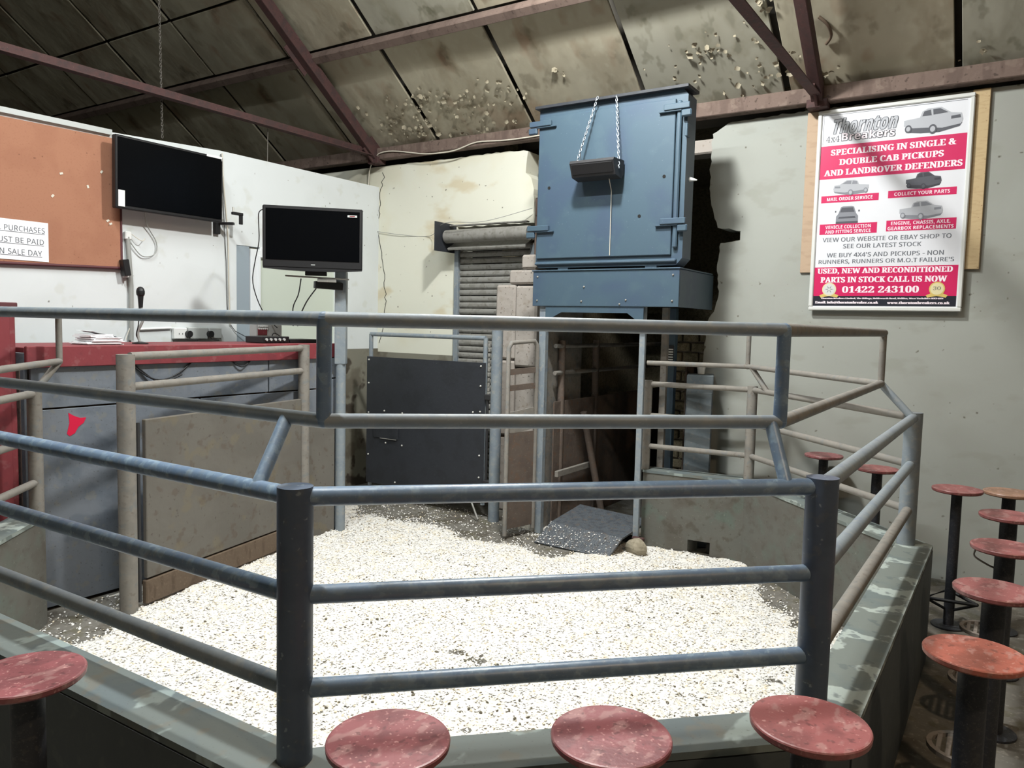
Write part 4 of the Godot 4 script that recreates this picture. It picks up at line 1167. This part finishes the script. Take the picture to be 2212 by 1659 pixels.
	pbox(t, "side_plate", Vector3(2.40, 1.05, 0.33), Vector3(0.012, 2.08, 0.66), M["rail_dusty"], 0.003)  # left plate added to keep lamp light out of the chute
	pbox(t, "top_flange", Vector3(2.95, 2.108, 0.40), Vector3(1.23, 0.010, 0.70), M["blue_steel"], 0.002)
	for x in [2.60, 3.33]:
		pbox(t, "spacer", Vector3(x, 2.122, 0.70), Vector3(0.09, 0.018, 0.05), M["blue_steel"], 0.002)
	b = MB.new()
	b.prism(PackedVector2Array([Vector2(2.46, 1.84), Vector2(2.46, 1.72), Vector2(2.475, 1.72), Vector2(2.60, 1.785), Vector2(3.16, 1.785), Vector2(3.255, 1.72), Vector2(3.29, 1.72), Vector2(3.29, 1.84)]), Vector3(0, 0, 0.722), Vector3.RIGHT, Vector3.UP, 0.010)
	part(t, "apron", b, M["blue_steel"])
	pbox(t, "jamb", Vector3(2.425, 0.92, 0.69), Vector3(0.06, 1.84, 0.05), M["rail_grey"], 0.003)
	pbox(t, "jamb", Vector3(3.262, 0.92, 0.66), Vector3(0.045, 1.84, 0.03), M["rail_grey"], 0.003)
	pbox(t, "leg", Vector3(3.285, 0.92, 0.16), Vector3(0.09, 1.84, 0.06), M["blue_steel"], 0.003)
	pbox(t, "leg", Vector3(3.30, 0.92, 0.32), Vector3(0.05, 1.84, 0.04), M["rail_dusty"], 0.003)
	for q in [[2.385, 2.06], [2.385, 1.875], [3.51, 2.06], [3.51, 1.875], [3.15, 1.88], [2.78, 1.87], [2.8, 1.98], [3.1, 1.85]]:
		var rb := MB.new()
		ball(rb, Vector3(q[0], q[1], 0.742), 0.008)
		part(t, "rivet", rb, M["galv"])
	pbox(t, "vent_plate", Vector3(3.30, 1.48, 0.196), Vector3(0.05, 0.13, 0.008), M["black_steel"], 0.001)
	for k in 5:
		pbox(t, "vent_slat", Vector3(3.302, 1.435 + k * 0.02, 0.203), Vector3(0.042, 0.010, 0.006), M["white_plastic"], 0.001)
	# inside the chute
	t = thing("chute_race", "dim sheeted cattle race leading back inside the chute mouth", "race", Vector3(2.47, 0, -0.6))
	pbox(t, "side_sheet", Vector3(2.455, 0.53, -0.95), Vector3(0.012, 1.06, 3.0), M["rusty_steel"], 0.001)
	for y in [1.295, 1.515]:
		ptube(t, "rail", [Vector3(2.455, y, 0.55), Vector3(2.455, y, -2.4)], 0.018, M["rail_dusty"], 10)
	for zz in [0.42, -0.2, -1.2]:
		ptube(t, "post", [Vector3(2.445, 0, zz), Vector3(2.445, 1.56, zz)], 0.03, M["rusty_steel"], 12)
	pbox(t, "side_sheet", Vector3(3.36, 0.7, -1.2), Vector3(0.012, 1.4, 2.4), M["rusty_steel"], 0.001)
	pbox(t, "cross_bar", Vector3(2.50, 0.47, 0.25), Vector3(0.03, 0.05, 0.62), M["rail_dusty"], 0.003)
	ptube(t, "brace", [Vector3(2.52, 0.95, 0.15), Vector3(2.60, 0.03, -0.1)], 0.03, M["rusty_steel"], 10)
	# small gate folded into the ring beside the chute mouth
	var g0 := Vector3(2.318, 0, 1.03)
	var g1 := Vector3(2.40, 0, 0.745)
	var gd := (g1 - g0).normalized()
	var gt := Basis(Vector3.UP, atan2(-gd.z, gd.x))
	t = thing("chute_gate", "narrow rusty gate swung open beside the chute mouth", "gate", g0)
	b = MB.new()
	b.tube([at_h(g0, 0.03), at_h(g0, 1.50), at_h(g0 + gd * 0.03, 1.54), at_h(g1 - gd * 0.03, 1.555), at_h(g1, 1.52), at_h(g1, 0.05)], 0.018, 14)
	part(t, "frame", b, M["rail_dusty"])
	for y in [1.32, 1.195]:
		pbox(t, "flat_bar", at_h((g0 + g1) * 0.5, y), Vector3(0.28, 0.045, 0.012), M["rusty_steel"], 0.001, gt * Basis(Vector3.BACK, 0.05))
	pbox(t, "upper_sheet", at_h((g0 + g1) * 0.5, 0.93), Vector3(0.27, 0.17, 0.010), M["rail_dusty"], 0.001, gt * Basis(Vector3.BACK, 0.12))
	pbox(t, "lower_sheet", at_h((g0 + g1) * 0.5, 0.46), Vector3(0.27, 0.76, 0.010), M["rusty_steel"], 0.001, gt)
	# ramp plates
	t = thing("ramp_plate", "bent dark steel ramp plate strewn with shavings at chute mouth", "ramp", Vector3(2.9, 0, 0.85))
	plate(t, "lower_plate", [Vector3(2.56, 0.012, 0.98), Vector3(3.20, 0.012, 1.0), Vector3(3.24, 0.13, 0.85), Vector3(2.60, 0.14, 0.80)], M["ramp_steel"])
	plate(t, "upper_plate", [Vector3(2.60, 0.14, 0.80), Vector3(3.24, 0.13, 0.85), Vector3(3.25, 0.17, 0.35), Vector3(2.62, 0.20, 0.35)], M["ramp_steel"])
	pbox(t, "sill_bar", Vector3(3.30, 0.10, 0.70), Vector3(0.09, 0.03, 0.04), M["oxide"], 0.004)
	t = thing("floor_stone", "rough pale stone lying against ring wall by the ramp", "stone", Vector3(3.33, 0.0, 0.78))
	var sb := MB.new()
	ball(sb, Vector3.ZERO, 0.075)
	for k in sb.v.size():
		var v: Vector3 = sb.v[k]
		sb.v[k] = Vector3(v.x * (1.0 + 0.3 * sin(v.z * 50.0)), (v.y + 0.03) * 0.95, v.z * (0.8 + 0.25 * sin(v.x * 40.0 + v.y * 30.0)))
	var so := part(t, "stone", sb, M["stone"], false)
	so.position.y = 0.03
	# speaker on chains
	t = thing("chain_speaker", "black wedge speaker hung by two chains before blue cabinet", "speaker", Vector3(2.93, 2.76, 0.86))
	b = MB.new()
	b.prism(PackedVector2Array([Vector2(0.765, 2.89), Vector2(0.765, 2.79), Vector2(0.80, 2.755), Vector2(0.90, 2.77), Vector2(0.945, 2.865), Vector2(0.935, 2.885)]), Vector3(2.755, 0, 0), Vector3(0, 0, 1), Vector3.UP, -0.355)
	part(t, "cabinet", b, M["speaker_black"])
	pbox(t, "grille", Vector3(2.933, 2.822, 0.926), Vector3(0.33, 0.075, 0.006), M["black_plastic"], 0.002, Basis(Vector3.RIGHT, 0.42))
	chain(t, Vector3(2.76, 2.865, 0.86), Vector3(2.885, 3.375, 0.775))
	chain(t, Vector3(3.115, 2.82, 0.86), Vector3(3.035, 3.375, 0.775))
	ptube(t, "pull_cord", [Vector3(3.02, 2.76, 0.82), Vector3(3.015, 2.68, 0.765), Vector3(3.01, 2.21, 0.75)], 0.003, M["cable_white"], 6)
	ptube(t, "lead", curve_pts([Vector3(2.80, 2.91, 0.85), Vector3(2.785, 2.98, 0.83), Vector3(2.83, 3.16, 0.80), Vector3(2.885, 3.37, 0.77)], 14), 0.003, M["cable_black"], 6)
	# cupboard behind the ring rails, with the cup
	t = thing("narrow_cupboard", "narrow grey cupboard standing behind the ring rails by the wall", "cupboard", Vector3(3.545, 0, 0.175), 0.32)
	pbox(t, "body", Vector3(0, 0.665, 0), Vector3(0.2, 1.33, 0.27), M["cupboard_grey"], 0.006, Basis.IDENTITY, false)
	pbox(t, "door", Vector3(0, 0.62, 0.139), Vector3(0.185, 1.16, 0.012), M["cupboard_grey"], 0.003, Basis.IDENTITY, false)
	t = thing("paper_cup", "small white disposable cup on the narrow grey cupboard", "cup", Vector3(3.535, 1.331, 0.14))
	b = MB.new()
	b.lathe([Vector2(0.0001, 0.004), Vector2(0.026, 0.0), Vector2(0.0365, 0.082), Vector2(0.039, 0.084), Vector2(0.039, 0.087), Vector2(0.0345, 0.087), Vector2(0.025, 0.008), Vector2(0.0001, 0.008)], t.position, 24)
	part(t, "cup_body", b, M["white_plastic"])
	# white cable along the timber plate
	t = thing("white_cable", "white cable clipped along the timber plate above cream wall", "cable", Vector3(0.9, 3.3, 0.12))
	ptube(t, "cable", curve_pts([Vector3(-0.13, 3.08, 0.02), Vector3(-0.10, 3.22, 0.04), Vector3(0.10, 3.36, 0.12), Vector3(0.38, 3.355, 0.12), Vector3(0.7, 3.30, 0.12), Vector3(1.05, 3.295, 0.12), Vector3(1.3, 3.345, 0.12), Vector3(1.6, 3.33, 0.12), Vector3(1.95, 3.33, 0.12), Vector3(2.4, 3.36, 0.12)], 40), 0.006, M["cable_white"], 8)
	# hanging chain and cord over the partition
	t = thing("hanging_chain", "long thin chain hanging from the roof behind the wall screen", "chain", Vector3(-0.03, 3.06, 2.39))
	chain(t, Vector3(-0.03, 3.052, 2.39), Vector3(-0.03, 5.15, 2.42), true)
	t = thing("pull_rope", "short thin rope hanging from the truss tie over partition", "rope", Vector3(-0.06, 3.06, 1.40))
	ptube(t, "cord", [Vector3(-0.02, 3.056, 1.40), Vector3(-0.02, 3.34, 1.395)], 0.004, M["rope"], 6)

func plate(t: Node, nm: String, q: Array, m: Material) -> void:
	var b := MB.new()
	var n: Vector3 = (q[1] - q[0]).cross(q[3] - q[0]).normalized()
	if n.y < 0: n = -n
	var d := n * 0.012
	b.quad(q[0], q[1], q[2], q[3], n)
	b.quad(q[0] - d, q[1] - d, q[2] - d, q[3] - d, -n)
	var c: Vector3 = (q[0] + q[1] + q[2] + q[3]) * 0.25
	for i in 4:
		var x: Vector3 = q[i]
		var y: Vector3 = q[(i + 1) % 4]
		b.quad(x, y, y - d, x - d, (x + y) * 0.5 - c)
	part(t, nm, b, m)

func chain(t: Node, a: Vector3, b: Vector3, dull := false) -> void:
	var m := MB.new()
	var L := a.distance_to(b)
	var n := int(L / 0.022)
	var d := (b - a) / L
	var s := d.cross(Vector3.BACK).normalized()
	var w := d.cross(s)
	for k in n:
		var c := a + d * (k + 0.5) * 0.022
		var e := s if k % 2 else w
		var pts := []
		for j in 9:
			var an := TAU * j / 8.0
			pts.append(c + d * cos(an) * 0.0145 + e * sin(an) * 0.0075)
		m.tube(pts, 0.0026, 5, false)
	var o := part(t, "chain_links", m, M["rope"] if dull else M["chain"])
	o.set_meta("kind", "stuff")

# ---------------------------------------------------------------- poster
func poly(t: Node, nm: String, pts: Array, ox: float, oy: float, sx: float, sy: float, z: float, m: Material) -> void:
	var p := PackedVector2Array()
	for q in pts: p.append(Vector2(ox + q[0] * sx, oy + q[1] * sy))
	var b := MB.new()
	b.prism(p, Vector3(0, 0, z), Vector3.RIGHT, Vector3.UP, 0.0006)
	part(t, nm, b, m, false)

func disc(t: Node, nm: String, x: float, y: float, r: float, z: float, m: Material, sq := 1.0) -> void:
	var p := []
	for k in 20: p.append([cos(TAU * k / 20) * sq, sin(TAU * k / 20)])
	poly(t, nm, p, x, y, r, r, z, m)

func pickup(t: Node, x: float, y: float, w: float, h: float, body: Material, dark: Material, z: float, flip := 1.0) -> void:
	# three-quarter view of a double cab pickup, printed flat
	var ox := x if flip > 0 else x + w
	var sx := w * flip
	poly(t, "printed_vehicle", [[0.04, 0.10], [0.30, 0.02], [0.62, 0.0], [0.95, 0.16], [0.99, 0.30], [0.5, 0.34], [0.1, 0.3]], ox, y, sx, h, z, dark)
	poly(t, "printed_vehicle", [[0.0, 0.36], [0.0, 0.60], [0.27, 0.66], [0.31, 0.90], [0.40, 0.99], [0.63, 1.0], [0.80, 0.74], [0.97, 0.68], [1.0, 0.42], [0.97, 0.26], [0.66, 0.16], [0.44, 0.22], [0.16, 0.26]], ox, y, sx, h, z + 0.0008, body)
	poly(t, "printed_vehicle", [[0.31, 0.70], [0.34, 0.89], [0.45, 0.94], [0.47, 0.71]], ox, y, sx, h, z + 0.0016, dark)
	poly(t, "printed_vehicle", [[0.50, 0.72], [0.49, 0.94], [0.61, 0.95], [0.75, 0.76]], ox, y, sx, h, z + 0.0016, dark)
	poly(t, "printed_vehicle", [[0.80, 0.48], [0.80, 0.60], [0.95, 0.62], [0.96, 0.50]], ox, y, sx, h, z + 0.0016, dark)
	for q in [[0.08, 0.24, 0.075], [0.5, 0.15, 0.09]]:
		disc(t, "printed_vehicle", ox + q[0] * sx, y + q[1] * h, q[2] * w, z + 0.0024, dark, 0.8)
		disc(t, "printed_vehicle", ox + q[0] * sx, y + q[1] * h, q[2] * w * 0.6, z + 0.0032, body, 0.8)

func front_car(t: Node, x: float, y: float, w: float, h: float, body: Material, dark: Material, z: float) -> void:
	poly(t, "printed_vehicle", [[0.0, 0.0], [0.0, 0.42], [0.1, 0.58], [0.2, 0.95], [0.3, 1.0], [0.7, 1.0], [0.8, 0.95], [0.9, 0.58], [1.0, 0.42], [1.0, 0.0]], x, y, w, h, z, body)
	poly(t, "printed_vehicle", [[0.18, 0.66], [0.25, 0.92], [0.75, 0.92], [0.82, 0.66]], x, y, w, h, z + 0.0008, dark)
	poly(t, "printed_vehicle", [[0.1, 0.30], [0.14, 0.40], [0.86, 0.40], [0.9, 0.30]], x, y, w, h, z + 0.0008, dark)
	poly(t, "printed_vehicle", [[0.0, 0.0], [0.0, 0.12], [1.0, 0.12], [1.0, 0.0]], x, y, w, h, z + 0.0008, dark)
	for s in [-0.06, 1.0]:
		poly(t, "printed_vehicle", [[s, 0.66], [s, 0.76], [s + 0.06, 0.76], [s + 0.06, 0.66]], x, y, w, h, z, dark)

func poster() -> void:
	# mounting boards on the wall
	var t := thing("plywood_board", "tan plywood board fixed behind the left side of poster", "board", Vector3(4.42, 2.69, 0.0))
	pbox(t, "sheet", Vector3(4.44, 2.69, 0.010), Vector3(0.46, 1.155, 0.018), M["plywood"], 0.002)
	t = thing("timber_batten", "pale knotty timber batten fixed behind the right side of poster", "batten", Vector3(5.29, 2.70, 0.0))
	pbox(t, "batten", Vector3(5.295, 2.70, 0.014), Vector3(0.10, 1.165, 0.026), M["batten"], 0.003)
	var W := 0.972
	var H := 1.425
	t = thing("advert_poster", "large framed pink and white vehicle breaker poster on grey wall", "poster", Vector3(4.29, 1.836, 0.032))
	pbox(t, "backing", Vector3(W * 0.5, H * 0.5, 0.004), Vector3(W - 0.02, H - 0.02, 0.008), M["frame_white"], 0.0, Basis.IDENTITY, false)
	pbox(t, "print_sheet", Vector3(W * 0.5, H * 0.5, 0.0092), Vector3(W - 0.04, H - 0.04, 0.002), M["poster_white"], 0.0, Basis.IDENTITY, false)
	for q in [[W * 0.5, 0.014, W, 0.028], [W * 0.5, H - 0.014, W, 0.028]]:
		pbox(t, "frame_bar", Vector3(q[0], q[1], 0.011), Vector3(q[2], q[3], 0.022), M["frame_white"], 0.006, Basis.IDENTITY, false)
	for q in [[0.014, H * 0.5, 0.028, H - 0.056], [W - 0.014, H * 0.5, 0.028, H - 0.056]]:
		pbox(t, "frame_bar", Vector3(q[0], q[1], 0.011), Vector3(q[2], q[3], 0.022), M["frame_white"], 0.006, Basis.IDENTITY, false)
	var z := 0.0105
	var rc := func(nm, u0, u1, v0, v1, m, zz): pbox(t, nm, Vector3((u0 + u1) * 0.5 * W, H - (v0 + v1) * 0.5 * H, zz), Vector3((u1 - u0) * W, (v1 - v0) * H, 0.0006), M[m], 0.0, Basis.IDENTITY, false)
	rc.call("printed_line", 0.04, 0.955, 0.026, 0.0285, "poster_grey", z)
	rc.call("printed_line", 0.04, 0.0425, 0.026, 0.17, "poster_grey", z)
	rc.call("pink_band", 0.03, 0.965, 0.178, 0.342, "poster_pink", z)
	rc.call("pink_band", 0.03, 0.965, 0.782, 0.926, "poster_pink", z)
	rc.call("black_band", 0.03, 0.965, 0.926, 0.976, "poster_black", z)
	for q in [[0.05, 0.44, 0.425, 0.460], [0.50, 0.925, 0.420, 0.455], [0.05, 0.44, 0.566, 0.618], [0.50, 0.935, 0.562, 0.614]]:
		rc.call("pink_label", q[0], q[1], q[2], q[3], "poster_pink", z)
	var tz := 0.0112
	var tx := func(s, u0, u1, v, h, m, serif, bold, sl, zz): text(t, s, (u0 + u1) * 0.5 * W, H - v * H, zz, (u1 - u0) * W, h, M[m], serif, bold, sl)
	for q in [[-0.004, 0.0022], [0.004, 0.0022], [-0.004, -0.0022], [0.004, -0.0022]]:
		tx.call("Thornton", 0.091 + q[0], 0.549 + q[0], 0.084 + q[1], 0.108, "poster_grey", false, true, 0.22, tz)
		tx.call("Breakers", 0.170 + q[0], 0.520 + q[0], 0.139 + q[1], 0.056, "poster_grey", false, true, 0.0, tz + 0.0016)
	tx.call("Thornton", 0.091, 0.549, 0.084, 0.108, "car_light", false, true, 0.22, tz + 0.0008)
	tx.call("Breakers", 0.170, 0.520, 0.139, 0.056, "poster_text", false, true, 0.0, tz + 0.0024)
	tx.call("4x4", 0.062, 0.155, 0.145, 0.042, "car_dark", true, false, 0.0, tz)
	tx.call("SPECIALISING IN SINGLE &", 0.10, 0.90, 0.212, 0.042, "poster_text", true, true, 0.0, tz)
	tx.call("DOUBLE CAB PICKUPS", 0.16, 0.83, 0.262, 0.042, "poster_text", true, true, 0.0, tz)
	tx.call("AND LANDROVER DEFENDERS", 0.06, 0.945, 0.312, 0.042, "poster_text", true, true, 0.0, tz)
	tx.call("MAIL ORDER SERVICE", 0.09, 0.40, 0.443, 0.024, "poster_text", false, true, 0.0, tz)
	tx.call("COLLECT YOUR PARTS", 0.54, 0.885, 0.438, 0.024, "poster_text", false, true, 0.0, tz)
	tx.call("VEHICLE COLLECTION", 0.09, 0.40, 0.582, 0.024, "poster_text", false, true, 0.0, tz)
	tx.call("AND FITTING SERVICE", 0.09, 0.40, 0.605, 0.024, "poster_text", false, true, 0.0, tz)
	tx.call("ENGINE, CHASSIS, AXLE,", 0.53, 0.90, 0.578, 0.027, "poster_text", false, true, 0.0, tz)
	tx.call("GEARBOX REPLACEMENTS", 0.51, 0.92, 0.601, 0.024, "poster_text", false, true, 0.0, tz)
	tx.call("VIEW OUR WEBSITE OR EBAY SHOP TO", 0.075, 0.91, 0.645, 0.030, "poster_grey", false, false, 0.0, tz)
	tx.call("SEE OUR LATEST STOCK", 0.22, 0.73, 0.679, 0.030, "poster_grey", false, false, 0.0, tz)
	tx.call("WE BUY 4X4'S AND PICKUPS - NON", 0.11, 0.87, 0.722, 0.030, "poster_grey", false, false, 0.0, tz)
	tx.call("RUNNERS, RUNNERS OR M.O.T FAILURE'S", 0.055, 0.935, 0.756, 0.032, "poster_grey", false, false, 0.0, tz)
	tx.call("USED, NEW AND RECONDITIONED", 0.05, 0.93, 0.803, 0.044, "poster_text", true, true, 0.0, tz)
	tx.call("PARTS IN STOCK CALL US NOW", 0.075, 0.90, 0.845, 0.040, "poster_text", true, true, 0.0, tz)
	tx.call("01422 243100", 0.23, 0.73, 0.894, 0.046, "poster_text", true, true, 0.0, tz)
	tx.call("Thornton Breakers Limited, The Sidings, Holdsworth Road, Halifax, West Yorkshire HX3 6SN", 0.085, 0.885, 0.939, 0.014, "poster_text", true, true, 0.0, tz)
	tx.call("Email: info@thorntonbreaker.co.uk", 0.045, 0.475, 0.959, 0.020, "poster_text", true, true, 0.0, tz)
	tx.call("www.thorntonbreakers.co.uk", 0.535, 0.925, 0.959, 0.018, "poster_text", true, true, 0.0, tz)
	pickup(t, 0.575 * W, H - 0.163 * H, 0.36 * W, 0.115 * H, M["car_light"], M["car_dark"], z)
	pickup(t, 0.13 * W, H - 0.425 * H, 0.24 * W, 0.072 * H, M["car_light"], M["car_mid"], z, -1.0)
	pickup(t, 0.61 * W, H - 0.420 * H, 0.22 * W, 0.078 * H, M["car_dark"], M["car_black"], z)
	front_car(t, 0.16 * W, H - 0.566 * H, 0.15 * W, 0.085 * H, M["car_mid"], M["car_dark"], z)
	pickup(t, 0.58 * W, H - 0.562 * H, 0.27 * W, 0.085 * H, M["car_light"], M["car_mid"], z)
	for q in [[0.14, "pale_gold", "10"], [0.845, "gold", "30"]]:
		poly(t, "ribbon", [[-1.3, -0.9], [-0.6, -0.55], [0.6, -0.55], [1.3, -0.9], [1.1, -1.25], [0.0, -1.0], [-1.1, -1.25]], q[0] * W, H - 0.895 * H, 0.05, 0.045, tz, M["gold"])
		disc(t, "rosette", q[0] * W, H - 0.893 * H, 0.048, tz + 0.0008, M[q[1]])
		disc(t, "rosette", q[0] * W, H - 0.893 * H, 0.040, tz + 0.0016, M["pale_gold"] if q[1] == "gold" else M["frame_white"])
		if q[2] == "30": text(t, q[2], q[0] * W, H - 0.890 * H, tz + 0.0024, 0.045, 0.024, M["car_dark"], true, false)
		else:
			for k in 6:
				var a := TAU * k / 6.0
				poly(t, "rosette_ray", [[cos(a) * 0.2 - sin(a) * 0.08, sin(a) * 0.2 + cos(a) * 0.08], [cos(a) * 0.7, sin(a) * 0.7], [cos(a) * 0.2 + sin(a) * 0.08, sin(a) * 0.2 - cos(a) * 0.08]], q[0] * W, H - 0.893 * H, 0.045, 0.045, tz + 0.0024, M["car_mid"])

# ---------------------------------------------------------------- stools
func seat_mesh(r: float) -> ArrayMesh:
	var b := MB.new()
	b.lathe([Vector2(0.0001, -0.020), Vector2(r - 0.006, -0.020), Vector2(r - 0.001, -0.015), Vector2(r, -0.004), Vector2(r - 0.002, -0.001), Vector2(r - 0.006, 0.0), Vector2(0.0001, 0.0)], Vector3.ZERO, 48)
	return b.mesh()

func footplate_mesh() -> ArrayMesh:
	# half-round cast foot rest with slots, its straight side at the pole
	var b := MB.new()
	var out := PackedVector2Array()
	for k in 13:
		var a := PI / 2 + PI * k / 12
		out.append(Vector2(cos(a) * 0.13 - 0.03, sin(a) * 0.12))
	for k in 13:
		var a := PI * 1.5 - PI * k / 12
		out.append(Vector2(cos(a) * 0.112 - 0.03, sin(a) * 0.102))
	b.prism(out, Vector3(0, -0.008, 0), Vector3(1, 0, 0), Vector3(0, 0, -1), 0.016)
	for k in 3:
		var xx := -0.055 - k * 0.032
		var zr := sqrt(maxf(0.0, 1.0 - pow((xx + 0.03) / 0.125, 2))) * 0.21
		b.box(Vector3(xx, 0, 0), Vector3(0.017, 0.014, zr), 0.002)
	b.box(Vector3(-0.02, 0, 0), Vector3(0.03, 0.018, 0.235), 0.003)
	return b.mesh()

func stools() -> void:
	var seat := seat_mesh(0.130)
	var foot := footplate_mesh()
	var SY := 0.808
	# x, z, seat material, turn, label, group
	var L := [
		[4.525, 4.815, 0, 0.8, "round red stool with worn grey rim beside the front left railing post", "stools before the front of the ring", 0.038],
		[4.900, 4.525, 0, 0.8, "round red stool midway along front ring wall between the two big posts", "stools before the front of the ring", 0.038],
		[5.242, 4.215, 1, 0.8, "round red wooden stool at the front right corner of ring wall", "", 0.038],
		[3.610, 5.100, 0, 1.57, "round dark red wooden stool beside the left stretch of ring wall", "", 0.038],
		[5.535, 3.545, 2, 0.0, "round worn orange-red stool heading the row right of ring wall", "", 0.038],
		[5.570, 2.880, 1, 0.0, "second stool from the orange-red one in the row right of ring", "stools in the row right of the ring", 0.038],
		[5.595, 2.210, 1, 0.0, "third stool from the orange-red one with wire loop under red seat", "stools in the row right of the ring", 0.038],
		[5.603, 1.525, 1, 0.0, "fourth stool from the orange-red one in the row right of ring", "stools in the row right of the ring", 0.038],
		[5.600, 0.855, 3, 0.0, "round bare tan-topped stool at the far end of the row", "", 0.034],
		[5.350, 0.945, 1, 0.0, "tall thin red stool with black triangular foot ring by the corner", "", 0.028],
		[4.876, 0.525, 1, -0.8, "round red stool behind the rails below the poster", "", 0.032],
		[4.480, 0.190, 0, -0.8, "round red stool behind the rails close against grey wall", "", 0.032]]
	for k in L.size():
		var q: Array = L[k]
		var t := thing("stool", q[4], "stool", Vector3(q[0], 0, q[1]), q[3], q[5])
		var s := part(t, "seat", seat, M["seat_%d" % q[2]], false)
		s.position.y = SY
		if k in [0, 4]: s.rotation.y = 1.0
		var pr: float = q[6]
		ptube(t, "pole", [Vector3(0, 0.008, 0), Vector3(0, SY - 0.022, 0)], pr, M["stool_pole"], 18, false)
		var fl := MB.new()
		fl.lathe([Vector2(0.0001, 0.0), Vector2(0.09, 0.0), Vector2(0.09, 0.009), Vector2(pr, 0.012), Vector2(pr, 0.03), Vector2(0.0001, 0.03)], Vector3.ZERO, 24)
		part(t, "floor_flange", fl, M["stool_pole"], false)
		fl = MB.new()
		fl.lathe([Vector2(0.0001, -0.030), Vector2(0.075, -0.030), Vector2(0.075, -0.0205), Vector2(0.0001, -0.0205)], Vector3(0, SY, 0), 24)
		part(t, "seat_bracket", fl, M["stool_pole"], false)
		if k == 9:
			var c := []
			for j in 4: c.append(Vector3(cos(TAU * j / 3.0 + 0.4) * 0.15, 0.17, sin(TAU * j / 3.0 + 0.4) * 0.15))
			ptube(t, "foot_ring", c, 0.010, M["cable_black"], 10, false)
			for j in 3: ptube(t, "foot_spoke", [Vector3(0, 0.09, 0), c[j]], 0.008, M["cable_black"], 8, false)
		else:
			var f := part(t, "footplate", foot, M["cast_plate"], false)
			f.position = Vector3(-pr + 0.02, 0.21, 0)
		if k in [6]:
			var lp := curve_pts([Vector3(-0.10, SY - 0.022, 0.0), Vector3(-0.11, SY - 0.06, 0.0), Vector3(-0.06, SY - 0.09, 0.0), Vector3(-0.03, SY - 0.10, 0.0)], 12)
			ptube(t, "wire_loop", lp, 0.004, M["cast_plate"], 6, false)

func _ready() -> void:
	materials()
	camera_and_light()
	lamps()
	shell()
	trusses()
	ring()
	sawdust()
	rostrum()
	sheeted_gate()
	screens()
	back_things()
	poster()
	stools()
